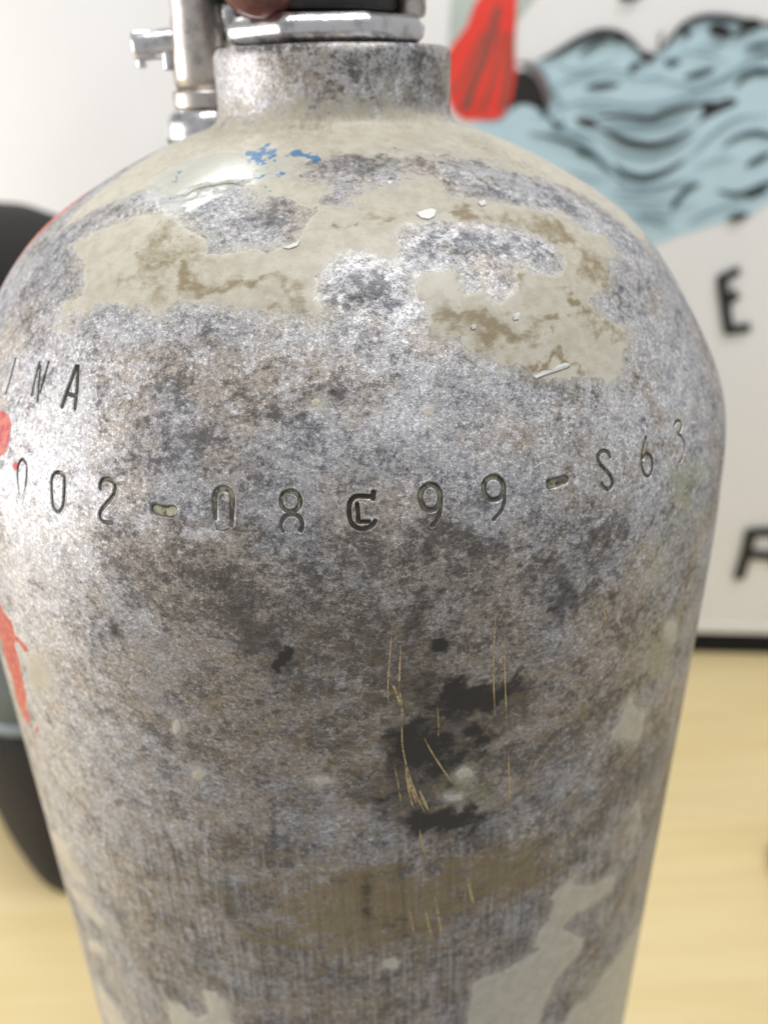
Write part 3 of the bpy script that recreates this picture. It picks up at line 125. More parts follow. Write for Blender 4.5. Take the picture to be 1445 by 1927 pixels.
def simple(name, col, rough=.5, metal=0.0, var=.12, scale=60, bump=0.0, bdist=.0005, coat=0.0):
    n = NT(name); c = n.coord()
    a = n.noise(c, scale, 6, .6)
    f = n.smooth(a, .3, .7)
    c0 = tuple(x * (1 - var) for x in col); c1 = tuple(min(1, x * (1 + var)) for x in col)
    n.set(Base_Color=n.mix(f, c0, c1), Roughness=n.math('MULTIPLY_ADD', a, .2, rough - .1), Metallic=metal)
    if coat: n.b.inputs['Coat Weight'].default_value = coat
    if bump: n.bump(n.noise(c, scale * 6, 6, .6), bump, bdist)
    return n.m

# ------------------------------------------------------------------ worn cylinder material
def cylinder_material():
    n = NT('worn_aluminium_and_paint')
    o = n.mapping(n.coord(), (1000, 1000, 1000))                     # millimetres
    flat = n.attr('flat', True)                                      # unrolled surface, millimetres
    horiz = n.mapping(o, (.75, .75, 1.25))                          # brushed round the cylinder
    vert = n.mapping(flat, (1.25, .07, 1))                            # streaks down the wall
    # bare oxidised metal
    hue = n.math('ADD', n.noise(o, .07, 5, .6), n.math('MULTIPLY', n.attr('brown'), .30))
    hue = n.smooth(hue, .43, .67)
    hue2 = n.noise(o, .45, 6, .65)
    cool = n.mix(n.smooth(hue2, .35, .65), (.36, .355, .368), (.46, .45, .45))
    warm = n.mix(n.smooth(hue2, .35, .65), (.34, .29, .245), (.47, .41, .35))
    col = n.mix(hue, cool, warm)
    hz = n.mapping(o, (.80, .80, 1.12))                               # slightly drawn out round the cylinder
    # pale bloom; the broad light blobs paint the brighter lit areas into the colour
    pale = n.math('ADD', n.noise(hz, .32, 8, .84), n.math('SUBTRACT', n.math('MULTIPLY', n.attr('light'), .20), n.math('MULTIPLY', n.attr('murk'), .03)))
    col = n.mix(n.smooth(pale, .53, .63, 0, .8), col, (.60, .585, .585))
    hueb = n.math('ADD', hue, n.math('MULTIPLY', n.attr('murk'), .5), clamp=True)
    # dark mottling: clusters made of small grains
    dk = n.math('ADD', n.math('MULTIPLY', n.noise(n.mapping(hz, (1, 1, 1), (31, 7, 11)), .13, 6, .78), .50),
                n.math('MULTIPLY', n.noise(n.mapping(hz, (1, 1, 1), (3, 17, 1)), .75, 5, .86), .50))
    patch = n.noise(o, .06, 3, .6)
    dk = n.math('ADD', dk, n.math('MULTIPLY', n.math('SUBTRACT', patch, .5), .14))
    dk = n.math('ADD', dk, n.math('MULTIPLY', n.attr('stain'), .085))
    dk = n.math('ADD', dk, n.math('MULTIPLY', n.attr('murk'), .012))
    col = n.mix(n.math('MULTIPLY', n.attr('murk'), .38), col, (.245, .22, .195))  # broad dimness of the wall facing the camera, shade put into the colour
    dk = n.math('SUBTRACT', dk, n.math('MULTIPLY', n.attr('light'), .07))
    col = n.mix(n.smooth(dk, .470, .575, 0, .86), col, n.mix(n.smooth(hue2, .3, .7), n.mix(hueb, (.075, .075, .085), (.07, .06, .050)), n.mix(hueb, (.15, .15, .165), (.14, .122, .105))))
    # fine speckle of pits and bright grains
    fine = n.noise(hz, 1.45, 4, .72)
    fine2 = n.noise(n.mapping(hz, (1, 1, 1), (9, 2, 5)), 3.6, 2, .7)
    sp = n.math('ADD', n.math('MULTIPLY', fine, .6), n.math('MULTIPLY', fine2, .4))
    pits = n.smooth(sp, .48, .39, 0, .72)
    grains = n.math('MULTIPLY', n.smooth(sp, .515, .62, 0, .72), n.smooth(n.attr('stain'), .5, .1))
    col = n.mix(pits, col, n.mix(.25, (.06, .058, .066), col))
    lift = n.mix(1.0, n.mix(1.0, col, (1.9, 1.9, 1.9), 'MULTIPLY'), (.085, .085, .085), 'ADD')
    col = n.mix(grains, col, lift)
    # vertical rub marks low on the wall
    low = n.smooth(n.attr('down'), 5, 45)
    st = n.noise(vert, .9, 6, .6)
    col = n.mix(n.math('MULTIPLY', low, n.smooth(st, .52, .66, 0, .55)), col, (.48, .475, .475))
    col = n.mix(n.math('MULTIPLY', low, n.smooth(st, .47, .36, 0, .6)), col, (.10, .09, .08))
    gold = n.smooth(n.math('ADD', n.attr('brown'), n.math('MULTIPLY', n.math('SUBTRACT', n.noise(n.mapping(hz, (1, 1, 1.2), (60, 2, 2)), .28, 8, .82), .5), 6.5)), .15, 1.6, 0, .80)
    gold = n.math('MULTIPLY', gold, n.smooth(n.attr('down'), -40, 0))
    col = n.mix(gold, col, (.27, .20, .095))
    # soaked-in stains
    sn = n.noise(n.mapping(flat, (.7, 1.1, 1), (5, 60, 0)), 1.1, 9, .72)
    sn2 = n.noise(n.mapping(horiz, (1, 1, 1), (3, 30, 8)), .35, 8, .8)
    stain = n.math('ADD', n.attr('stain'), n.math('MULTIPLY', n.math('SUBTRACT', sn, .5), 1.2))
    stain = n.math('ADD', stain, n.math('MULTIPLY', n.math('SUBTRACT', sn2, .5), 1.9))
    stain = n.math('SUBTRACT', stain, n.math('MULTIPLY', n.math('SUBTRACT', sp, .5), 1.1))
    col = n.mix(n.smooth(stain, .36, 1.05, 0, .95), col, (.030, .025, .018))
    gr = n.math('ADD', n.attr('green'), n.math('MULTIPLY', n.math('SUBTRACT', sn, .5), .8))
    col = n.mix(n.smooth(gr, .25, .8, 0, .55), col, (.40, .42, .22))
    # paint: ragged edge from the signed distance plus noise
    rag = n.math('MULTIPLY', n.math('SUBTRACT', n.noise(o, .9, 7, .62), .5), 2.6)
    pd = n.math('ADD', n.attr('paint'), rag)
    soft = n.smooth(n.attr('down'), -95, -112)                        # the old paint thins out near the neck
    thin = n.noise(n.mapping(hz, (1, 1, 1), (4, 4, 40)), .30, 8, .78)
    pd = n.math('ADD', pd, n.math('MULTIPLY', soft, n.math('MULTIPLY', n.math('SUBTRACT', thin, .47), 22)))
    pm = n.mix(soft, n.smooth(pd, -.10, .16), n.smooth(pd, -1.3, 1.6))
    dust = n.math('MULTIPLY', n.smooth(n.math('ADD', pd, n.math('MULTIPLY', n.math('SUBTRACT', thin, .5), 16)), -3.2, 1.2), .55)
    pm = n.math('MAXIMUM', pm, dust)
    pn = n.noise(o, .35, 7, .62)
    pc = n.mix(n.smooth(pn, .35, .65), (.47, .425, .335), (.56, .515, .415))
    ps = n.math('ADD', n.attr('pstain'), n.math('MULTIPLY', n.math('SUBTRACT', n.noise(n.mapping(flat, (.5, 1, 1)), .9, 8, .75), .5), 2.4))
    pc = n.mix(n.smooth(ps, .0, 1.05, 0, .95), pc, (.25, .19, .10))
    scr = n.noise(n.mapping(flat, (.10, 2.4, 1), (0, 0, 0), (0, 0, .35)), 1.6, 3, .6)
    pc = n.mix(n.smooth(scr, .62, .72, 0, .25), pc, (.25, .21, .13))
    pc = n.mix(n.smooth(n.math('ADD', pn, n.math('MULTIPLY', n.attr('green'), .2)), .55, .75, 0, .35), pc, (.50, .52, .42))
    edge = n.math('MULTIPLY', n.smooth(pd, .0, .12), n.smooth(pd, .5, .16))
    pc = n.mix(n.math('MULTIPLY', edge, .35), pc, (.68, .66, .56))
    halo = n.math('MULTIPLY', n.smooth(pd, -1.6, -.15), n.smooth(n.noise(o, .5, 5, .7), .44, .58, 0, .5))
    col = n.mix(halo, col, (.55, .535, .53))
    # clear lacquer film
    fm = n.smooth(n.math('ADD', n.attr('film'), n.math('MULTIPLY', rag, .6)), -.6, 1.2)
    col = n.mix(pm, col, pc)
    col = n.mix(n.math('MULTIPLY', fm, .45), col, (.52, .54, .48))
    # red paint, blue marks
    rm = n.smooth(n.math('ADD', n.attr('red'), n.math('MULTIPLY', rag, .45)), -.15, .25)
    rc = n.mix(n.smooth(n.noise(o, .7, 4, .6), .4, .62), (.50, .035, .035), (.66, .16, .10))
    col = n.mix(rm, col, rc)
    bn = n.math('ADD', n.attr('blue'), n.math('MULTIPLY', n.math('SUBTRACT', n.noise(o, 1.1, 6, .7), .5), 1.9))
    col = n.mix(n.smooth(bn, .40, .75, 0, .85), col, (.015, .16, .36))
    # residue in the stamped grooves, with the shade of their walls painted dark
    gm = n.attr('groove')
    gc = n.mix(n.attr('tone'), (.03, .027, .018), (.58, .54, .36))
    gc = n.mix(n.smooth(n.noise(o, .55, 5, .75), .47, .56, 0, .9), gc, (.035, .03, .018))
    col = n.mix(n.smooth(gm, .12, .6, 0, .9), col, (.05, .044, .03))
    col = n.mix(n.smooth(gm, .62, .93, 0, 1), col, gc)
    allp = n.math('MAXIMUM', n.math('MAXIMUM', pm, rm), n.smooth(gm, .3, .8))
    allp = n.math('MAXIMUM', allp, fm)
    darkp = n.smooth(stain, .4, .9)
    metal = n.math('MULTIPLY', n.math('SUBTRACT', 1.0, allp), n.math('MULTIPLY_ADD', darkp, -.36, .48))
    rough = n.math('MULTIPLY_ADD', n.noise(o, 1.3, 5, .6), .30, .37)
    rough = n.math('MAXIMUM', rough, n.math('MULTIPLY', darkp, .55))
    rough = n.mix(pm, rough, (.46, .46, .46))
    rough = n.mix(fm, rough, (.19, .19, .19))
    n.set(Base_Color=col, Metallic=metal, Roughness=rough)
    h = n.math('MULTIPLY', sp, n.math('MULTIPLY_ADD', allp, -.85, 1.0))
    h = n.math('ADD', h, n.math('MULTIPLY', pm, 1.1))
    h = n.math('ADD', h, n.math('MULTIPLY', n.noise(horiz, 3.0, 4, .6), .25))
    n.bump(h, .50, .00014)
    return n.m

# ------------------------------------------------------------------ object helpers
def tag(o, label=None, cat=None, group=None, kind=None):
    if label: o['label'] = label
    if cat: o['category'] = cat
    if group: o['group'] = group
    if kind: o['kind'] = kind
    return o
def link(name, me, mat=None, parent=None, smooth=True):
    if mat and not me.materials: me.materials.append(mat)
    if smooth:
        me.polygons.foreach_set('use_smooth', np.ones(len(me.polygons), bool))
    o = bpy.data.objects.new(name, me); COL.objects.link(o)
    if parent: o.parent = parent
    return o
def empty(name, loc=(0, 0, 0)):
    o = bpy.data.objects.new(name, None); o.location = loc; o.empty_display_size = .02
    COL.objects.link(o); return o
def mesh(name, v, f):
    me = bpy.data.meshes.new(name); me.from_pydata([tuple(map(float, p)) for p in v], [], f); me.update(); return me
def lathe(name, prof, axis_o, mat, parent=None, seg=64, axis=(0, 0, 1), squash=None):
    "prof: list of (r, h) along axis from axis_o; ends closed on the axis"
    A = Vector(axis).normalized(); X = A.orthogonal().normalized(); Y = A.cross(X)
    vs, fs = [], []
    for r, h in prof:
        for k in range(seg):
            a = 2 * math.pi * k / seg
            rr = r * (squash(a) if squash else 1)
            vs.append(Vector(axis_o) + A * h + X * rr * math.cos(a) + Y * rr * math.sin(a))
    for j in range(len(prof) - 1):
        for k in range(seg):
            fs.append((j * seg + k, j * seg + (k + 1) % seg, (j + 1) * seg + (k + 1) % seg, (j + 1) * seg + k))
    vs.append(Vector(axis_o) + A * prof[0][1]); vs.append(Vector(axis_o) + A * prof[-1][1])
    for k in range(seg):
        fs.append((len(vs) - 2, (k + 1) % seg, k))
        fs.append((len(vs) - 1, (len(prof) - 1) * seg + k, (len(prof) - 1) * seg + (k + 1) % seg))
    return link(name, mesh(name, vs, fs), mat, parent)
def rounded(r, h0, h1, f, k=5):
    "closed profile of a disc with rounded rims"
    out = [(r - f + f * math.sin(t), h0 + f - f * math.cos(t)) for t in np.linspace(0, math.pi / 2, k)]
    out += [(r - f + f * math.cos(t), h1 - f + f * math.sin(t)) for t in np.linspace(0, math.pi / 2, k)]
    return out
def box(name, lo, hi, mat, parent=None, bevel=.0, seg=3):
    bm = bmesh.new(); bmesh.ops.create_cube(bm, size=1)
    for v in bm.verts:
        v.co = Vector([lo[i] + (v.co[i] + .5) * (hi[i] - lo[i]) for i in range(3)])
    if bevel: bmesh.ops.bevel(bm, geom=bm.edges[:], offset=bevel, segments=seg, affect='EDGES', profile=.5)
    me = bpy.data.meshes.new(name); bm.to_mesh(me); bm.free()
    return link(name, me, mat, parent, smooth=False)

# ------------------------------------------------------------------ the scuba cylinder
PRO = np.array(D['PROFILE']); R0 = PRO[0, 1]
VB = -540.0
def prof(v):
    r = np.interp(v, PRO[:, 0], PRO[:, 1]); z = np.where(v < 0, v, np.interp(v, PRO[:, 0], PRO[:, 2]))
    t = np.clip((VB - v) / 31.416, 0, 1) * math.pi / 2                # rounded heel
    r = np.where(v < VB, R0 - 20 + 20 * np.cos(t), r); z = np.where(v < VB, VB - 20 * np.sin(t), z)
    e = np.clip((VB - 31.416 - v) / 60, 0, 1)
    return np.where(v < VB - 31.4, r * (1 - e) , r), z
def surf(u, v, d=0.0):
    r, z = prof(v); a = np.radians(u)
    return np.stack([r * np.sin(a), -r * np.cos(a), z], -1)
def sdf_poly(poly, U, V, Rl, reach=7.0):
    p = np.array(poly); out = np.full(U.shape, -reach)
    rr = 1.1 * reach
    lo, hi = p.min(0), p.max(0)
    k = (V > lo[1] - rr) & (V < hi[1] + rr) & (np.radians(lo[0] - U) * Rl < rr) & (np.radians(U - hi[0]) * Rl < rr)
    if not k.any(): return out
    u, v, s = U[k], V[k], np.radians(Rl[k])
    d2 = np.full(u.shape, 1e9); ins = np.zeros(u.shape, bool)
    for i in range(len(p)):
        a, b = p[i], p[(i + 1) % len(p)]
        ax, ay = (a[0] - u) * s, a[1] - v; bx, by = (b[0] - u) * s, b[1] - v
        ex, ey = bx - ax, by - ay
        t = np.clip(-(ax * ex + ay * ey) / (ex * ex + ey * ey + 1e-9), 0, 1)
        d2 = np.minimum(d2, (ax + t * ex) ** 2 + (ay + t * ey) ** 2)
        if a[1] != b[1]:
            c = ((a[1] > v) != (b[1] > v)) & (u < (b[0] - a[0]) * (v - a[1]) / (b[1] - a[1]) + a[0])
            ins ^= c
    out[k] = np.clip(np.where(ins, 1, -1) * np.sqrt(d2), -reach, reach)
    return out
def dist_line(pts, U, V, Rl):
    s = np.radians(Rl); d2 = np.full(U.shape, 1e9)
    for a, b in zip(pts[:-1], pts[1:]):
        ax, ay = (a[0] - U) * s, a[1] - V; bx, by = (b[0] - U) * s, b[1] - V
        ex, ey = bx - ax, by - ay
        t = np.clip(-(ax * ex + ay * ey) / (ex * ex + ey * ey + 1e-9), 0, 1)
        d2 = np.minimum(d2, (ax + t * ex) ** 2 + (ay + t * ey) ** 2)
    return np.sqrt(d2)
def smst(x): x = np.clip(x, 0, 1); return x * x * (3 - 2 * x)
def spline(pts, k=5):
    p = np.array(pts, float)
    if len(p) < 3: return p
    q = np.vstack([2 * p[0] - p[1], p, 2 * p[-1] - p[-2]]); out = []
    for i in range(1, len(q) - 2):
        for t in np.linspace(0, 1, k, endpoint=False):
            a, b, c, d = q[i - 1:i + 3]
            out.append(.5 * (2 * b + (c - a) * t + (2 * a - 5 * b + 4 * c - d) * t * t + (3 * b - a - 3 * c + d) * t ** 3))
    out.append(p[-1]); return np.array(out)

GLYPH_LINES = [[(spline(p, 4), w * 1.3) for p, w in g[1]] for g in D['CHARS']]
def fields(U, V, glyph=None):
    Rl = prof(V)[0]; F = {}
    pl = [sdf_poly(p, U, V, Rl) for p in D['PAINT']]
    fl = [sdf_poly(p, U, V, Rl) for p in D['PFL']]
    F['paint'] = np.max(pl, 0)
    F['fleck'] = np.max(fl, 0)
    F['_which'] = np.where(F['paint'] > 0, np.argmax(pl, 0), -1)
    F['paint'] = np.maximum(F['paint'], F['fleck'] * 1.6)
    F['film'] = sdf_poly(D['FILM'], U, V, Rl)
    rl = [sdf_poly(p, U, V, Rl) for p in D['REDP']]
    F['red'] = np.max(rl, 0); F['_red'] = np.where(F['red'] > 0, np.argmax(rl, 0), -1)
    rg = np.random.default_rng(11); X = np.radians(U) * np.maximum(Rl, 40); wx = np.zeros(U.shape); wy = np.zeros(U.shape)
    for wl, am in ((11, .9), (7, .75), (4.5, .6), (3, .45), (2, .35), (1.4, .25)):
        for r in range(4):
            th, p1, p2, th2 = rg.random(4) * 6.283; kx, ky = 6.283 / wl * math.cos(th), 6.283 / wl * math.sin(th)
            wx += am * .6 * np.sin(kx * X + ky * V + p1); wy += am * .6 * np.sin(kx * X * .8 - ky * V + p2)
    for nm, bl in D['BLOBS'].items():
        a = np.zeros(U.shape)
        UW, VW = U + np.degrees(wx / Rl), V + wy
        for cu, cv, m0, m1, m2, m3, s in bl:
            x, y = (UW - cu, VW - cv) if abs(m0) < .9 else (U - cu, V - cv)
            q = (m0 * x + m1 * y) ** 2 + (m2 * x + m3 * y) ** 2
            a = np.maximum(a, s * np.exp(-.8 * np.minimum(q, 30) ** 1.25)) + .15 * s * np.exp(-.8 * np.minimum(q, 30))
        F[nm] = a
    g = np.zeros(U.shape)
    disp = .10 * smst(F['paint'] / .8 + .5)
    if glyph is not None:
        for pts, w in GLYPH_LINES[glyph]:
            d = dist_line(pts, U, V, Rl); h = w / 2
            g = np.maximum(g, smst((h * 1.12 - d) / (h * .62)))
            disp = disp + .035 * np.exp(-((d - h * 1.35) / (h * .35)) ** 2)
        depth = .42 if GLYPH_LINES[glyph][0][1] > .35 else .3
        disp = disp * (1 - g) - depth * g
    if glyph is not None:                                            # uneven strike: each punch leans its own way
        lean, amt = D['CHARS'][glyph][3]
        A = np.vstack([p for p, w in GLYPH_LINES[glyph]]); c = A.mean(0); ext = np.ptp(A[:, 1]) / 2 + .3
        a = math.radians(lean); q = (np.radians(U - c[0]) * Rl * math.cos(a) + (V - c[1]) * math.sin(a)) / ext
        k = 1 - amt * smst(q * .5 + .45)
        k *= 1 - .18 * (1 + np.sin(3.1 * V + 2.3 * U + glyph)) * .5
        disp = np.where(g > 0, disp * k, disp); g = g * (1 - .75 * (1 - k))
    F['groove'] = g
    F['tone'] = np.full(U.shape, D['CHARS'][glyph][2] if glyph is not None else .5)
    F['down'] = -V
    return F, disp

du = .31; cols = np.arange(-96.1, 96.2, du); cols = np.r_[cols, np.arange(102, 260, 7.0), 263.9]
dv = .5; VT = PRO[-1, 0]
rows = np.r_[VB - 91.4, VB - 31.42, VB - 26, VB - 20, VB - 14, VB - 8, VB - 3, np.arange(VB, -171, 9.0), np.arange(-170, VT - 12.5, dv), VT]
nfront = int(np.sum(cols <= 96.2))

GV, GN, GA, GQ, GL = [], [], {}, [], []                              # gathered pieces
ATT = ['paint', 'film', 'red', 'stain', 'brown', 'blue', 'light', 'green', 'murk', 'pstain', 'groove', 'tone', 'down']
base = 0
labels = ['body']
def label_id(n):
    labels.append(n); return len(labels) - 1
def add_grid(U, V, glyph=None, keep=None, wrap=False):
    global base
    if glyph is None:
        F, disp = {}, None
        k = (np.abs(U) < 97) & (V > -172)
        Fk, dk = fields(U[k], V[k])
        disp = np.zeros(U.shape); disp[k] = dk
        for a, x in Fk.items():
            F[a] = np.full(U.shape, {'paint': -7., 'film': -7., 'red': -7., '_which': -1, '_red': -1}.get(a, 0.)); F[a][k] = x
        F['down'] = -V
    else:
        F, disp = fields(U, V, glyph)
    P = surf(U, V)
    Uc = np.where(U > 260, U, U)
    def grad(A, ax): return np.gradient(A, axis=ax)
    n0 = np.cross(grad(P, 1), grad(P, 0)); ln = np.linalg.norm(n0, axis=-1, keepdims=True)
    n0 = n0 / np.maximum(ln, 1e-12)
    P2 = P + n0 * disp[..., None]
    n1 = np.cross(grad(P2, 1), grad(P2, 0)); n1 /= np.maximum(np.linalg.norm(n1, axis=-1, keepdims=True), 1e-12)
    n1[0] = n0[1] if wrap else n1[0]
    if glyph is not None:                                            # borders share the plain surface normal
        n1[0], n1[-1], n1[:, 0], n1[:, -1] = n0[0], n0[-1], n0[:, 0], n0[:, -1]
    h, w = U.shape
    I = base + np.arange(h * w).reshape(h, w)
    q = np.stack([I[:-1, :-1], I[:-1, 1:], I[1:, 1:], I[1:, :-1]], -1)
    lab = np.zeros((h - 1, w - 1), int)
    uc = (U[:-1, :-1] + U[1:, 1:]) / 2; vc = (V[:-1, :-1] + V[1:, 1:]) / 2
    wh = F['_which'][:-1, :-1].astype(int); rd = F['_red'][:-1, :-1].astype(int)
    for i in range(len(D['PAINT'])): lab[wh == i] = PAINT_ID[i]
    for i in range(len(D['REDP'])): lab[rd == i] = RED_ID[i]
    lab[vc > D['SNECK'] - 3] = NECK_ID
    if glyph is not None:
        gg = F['groove'][:-1, :-1]; lab[gg > .08] = GLYPH_ID[glyph]
    if keep is not None: q, lab = q[keep], lab[keep]
    else: q, lab = q.reshape(-1, 4), lab.ravel()
    GV.append(P2.reshape(-1, 3)); GN.append(n1.reshape(-1, 3)); GQ.append(q.reshape(-1, 4)); GL.append(lab.ravel())
    for a in ATT: GA.setdefault(a, []).append(np.asarray(F[a], float).ravel())
    GA.setdefault('flat', []).append(np.stack([np.radians(U) * 92, V, 0 * U], -1).reshape(-1, 3))
    base += h * w
PAINT_ID = [label_id('paint_patch') for _ in D['PAINT']]
RED_ID = [label_id('red_paint_mark') for _ in D['REDP']]
NECK_ID = label_id('neck')
GLYPH_ID = [label_id('stamped_character') for _ in D['CHARS']]

U, V = np.meshgrid(cols, rows)
keep = np.ones((len(rows) - 1, len(cols) - 1), bool)
wins = []
for gi, lines in enumerate(GLYPH_LINES):
    A = np.vstack([p for p, w in lines]); wmax = max(w for p, w in lines)
    rl = float(prof(np.array([A[:, 1].mean()]))[0][0])
    mu = math.degrees((wmax * .5 + .5) / rl); mv = wmax * .5 + .5
    i0 = np.searchsorted(cols, A[:, 0].min() - mu) - 1; i1 = np.searchsorted(cols, A[:, 0].max() + mu)
    j0 = np.searchsorted(rows, A[:, 1].min() - mv) - 1; j1 = np.searchsorted(rows, A[:, 1].max() + mv)
    keep[j0:j1, i0:i1] = False
    wins.append((gi, i0, i1, j0, j1))
add_grid(U, V, None, keep, True)
SUB = 6
for gi, i0, i1, j0, j1 in wins:
    u = np.linspace(cols[i0], cols[i1], (i1 - i0) * SUB + 1); v = np.linspace(rows[j0], rows[j1], (j1 - j0) * SUB + 1)
    Ug, Vg = np.meshgrid(u, v); add_grid(Ug, Vg, gi)

GV = np.vstack(GV) / 1000; GN = np.vstack(GN); GQ = np.vstack(GQ); GL = np.concatenate(GL)
GA = {k: (np.vstack(x) if k == 'flat' else np.concatenate(x)) for k, x in GA.items()}
tank = empty('scuba_cylinder', (0, 0, -.56))
tag(tank, 'worn grey aluminium scuba cylinder with flaking beige paint and stamped characters, standing on the table', 'scuba cylinder')
M_TANK = cylinder_material()
bpy.context.view_layer.update()
PLABEL = {0: 'large ragged beige paint patch across the shoulder', 1: 'beige paint band round the base of the neck', 2: 'beige paint patch low on the right', 3: 'greenish paint patch at the lower right edge', 9: 'cream paint patch beside the red mark'}
for li, nm in enumerate(labels):
    q = GQ[GL == li]
    if len(q) == 0: continue
    idx, invq = np.unique(q, return_inverse=True)
    invq = invq.reshape(-1)
    me = bpy.data.meshes.new(nm)
    me.vertices.add(len(idx)); me.vertices.foreach_set('co', (GV[idx] - np.array([0, 0, -.56])).astype(np.float32).ravel())
    me.loops.add(len(invq)); me.loops.foreach_set('vertex_index', invq.astype(np.int32))
    me.polygons.add(len(q)); me.polygons.foreach_set('loop_start', (np.arange(len(q)) * 4).astype(np.int32))
    me.update(calc_edges=True); me.validate()
    me.materials.append(M_TANK)
    me.polygons.foreach_set('use_smooth', np.ones(len(me.polygons), bool))
    for a in ATT:
        at = me.attributes.new(a, 'FLOAT', 'POINT'); at.data.foreach_set('value', GA[a][idx].astype(np.float32))
    at = me.attributes.new('flat', 'FLOAT_VECTOR', 'POINT'); at.data.foreach_set('vector', GA['flat'][idx].astype(np.float32).ravel())
    me.normals_split_custom_set_from_vertices(GN[idx].tolist())
    o = bpy.data.objects.new(nm, me); COL.objects.link(o); o.parent = tank
    if nm == 'paint_patch' and (li - 1) in PLABEL: o['label'] = PLABEL[li - 1]
    if nm == 'stamped_character': o['label'] = 'stamped character ' + ('dash' if D['CHARS'][li - GLYPH_ID[0]][0] == '-' else D['CHARS'][li - GLYPH_ID[0]][0])

def on_tank(u, v, h=0.0):
    "point h millimetres off the wall, in the tank's own space (metres)"
    u = float(u); v = float(v)
    P = surf(np.array([u]), np.array([v]))[0]
    a = surf(np.array([u + .05]), np.array([v]))[0] - surf(np.array([u - .05]), np.array([v]))[0]
    b = surf(np.array([u]), np.array([v + .2]))[0] - surf(np.array([u]), np.array([v - .2]))[0]
    n = np.cross(a, b); n /= np.linalg.norm(n)
    return (P + n * h) / 1000 + np.array([0, 0, .56]), n
def ribbon(name, pts, w, mat, strength):
    p = spline(pts, 7); n = len(p); vs = []; fs = []
    rng = np.random.default_rng(int(abs(p[0, 0] * 1000)) % 9999)
    for i in range(n):
        a = p[max(i - 1, 0)]; b = p[min(i + 1, n - 1)]
        c, nn = on_tank(*p[i], .03)
        t = on_tank(*b, .03)[0] - on_tank(*a, .03)[0]; t /= np.linalg.norm(t); s = np.cross(nn, t)
        k = min(1, 4 * min(i, n - 1 - i) / n + .12) * (.75 + .5 * rng.random())
        hw = w * .5 * k * strength / 1000
        vs += [c - s * hw, c + nn * .00002, c + s * hw]
    for i in range(n - 1):
        fs += [(3 * i, 3 * i + 1, 3 * i + 4, 3 * i + 3), (3 * i + 1, 3 * i + 2, 3 * i + 5, 3 * i + 4)]
    return link(name, mesh(name, vs, fs), mat, tank)
def scratch_mat(name, col, lo, hi, metal):
    n = NT(name); o = n.mapping(n.coord(), (1000, 1000, 1000))
    a = n.noise(o, 1.5, 5, .7)
    n.set(Base_Color=n.mix(n.smooth(a, .4, .6), tuple(c * .6 for c in col), col), Roughness=.5, Metallic=metal, Alpha=n.smooth(a, lo, hi, .15, .95))
    return n.m
M_GOLD = scratch_mat('gold_scratch', (.66, .49, .24), .30, .50, .2)
M_PALE = scratch_mat('pale_scratch', (.75, .75, .76), .42, .62, .3)
for p, w, s in D['GOLD']: tag(ribbon('scratch', p, w * 1.6, M_GOLD, .6 + .4 * s), 'thin gold scratch')
M_CRACK = scratch_mat('brown_crack', (.20, .145, .07), .28, .5, 0)
for p, w, s in D['CRACK']: tag(ribbon('scratch', p, w * 1.4, M_CRACK, s), 'thin brown crack in the beige paint')
for p, w, s in D['PALE']: tag(ribbon('scratch', p, w, M_PALE, .6 + .4 * s), 'thin pale scratch')
M_CHIP = simple('paint_chip_white', (.80, .79, .74), .45, 0, .05, 900)
for p in D['CHIPS']:
    n = len(p); c = np.mean(p, 0); vs = []
    rnd = np.random.default_rng(n)
    for i, q in enumerate(p): vs.append(on_tank(*q, .18)[0])
    for i, q in enumerate(p):
        up = .30 + .22 * (q[1] > c[1]) + .06 * rnd.random(); vs.append(on_tank(*(c + (np.array(q) - c) * .97), up)[0])
    vs.append(on_tank(*c, .48)[0])
    fs = [(i, (i + 1) % n, n + (i + 1) % n, n + i) for i in range(n)] + [(n + i, n + (i + 1) % n, 2 * n) for i in range(n)]
    link('paint_chip', mesh('paint_chip', vs, fs), M_CHIP, tank, smooth=False)

# ------------------------------------------------------------------ valve on the neck (parts of the cylinder)
def chrome(name, tint=(.80, .80, .82), rough=.16, bump=.25):
    n = NT(name); c = n.coord()
    a = n.noise(c, 260, 6, .65)
    n.set(Base_Color=n.mix(n.smooth(a, .45, .7), tint, tuple(x * .55 for x in tint)), Metallic=1.0, Roughness=n.math('MULTIPLY_ADD', a, .25, rough - .08))
    n.bump(n.noise(c, 420, 5, .6), bump, .0003)
    return n.m
M_CHROME = chrome('chrome', (.74, .73, .73), .22, .45); M_DULL = chrome('dull_chrome', (.62, .57, .52), .34, .4)
M_REFL_BLACK = simple('black_rubber', (.018, .014, .012), .32, 0, .4, 300, .3, .0003)  # near-black of the reflection seen in the valve chrome
M_REFL_BROWN = simple('brown_rubber', (.16, .055, .04), .30, 0, .3, 300, .2, .0003)  # reddish brown part of the same reflection
ZN = .1103 + .56
def octo(a):
    k = (a + math.pi / 8) % (math.pi / 4) - math.pi / 8
    return 1 / math.cos(k) * .965
valve = lathe('valve', [(.0100, ZN - .0005), (.0196, ZN - .0002), (.0206, ZN + .0008), (.0209, ZN + .0026), (.0192, ZN + .0046), (.0150, ZN + .0050)], (-.0012, 0, 0), M_CHROME, tank, 96, squash=octo)
lathe('valve_body', rounded(.0150, ZN + .0282, ZN + .060, .003), (-.001, 0, 0), M_CHROME, valve)
lathe('rubber_collar', rounded(.0174, ZN + .0051, ZN + .028, .0012), (-.0028, 0, 0), M_REFL_BLACK, valve, 72)  # added dark ring, stands for the dark reflection in the chrome
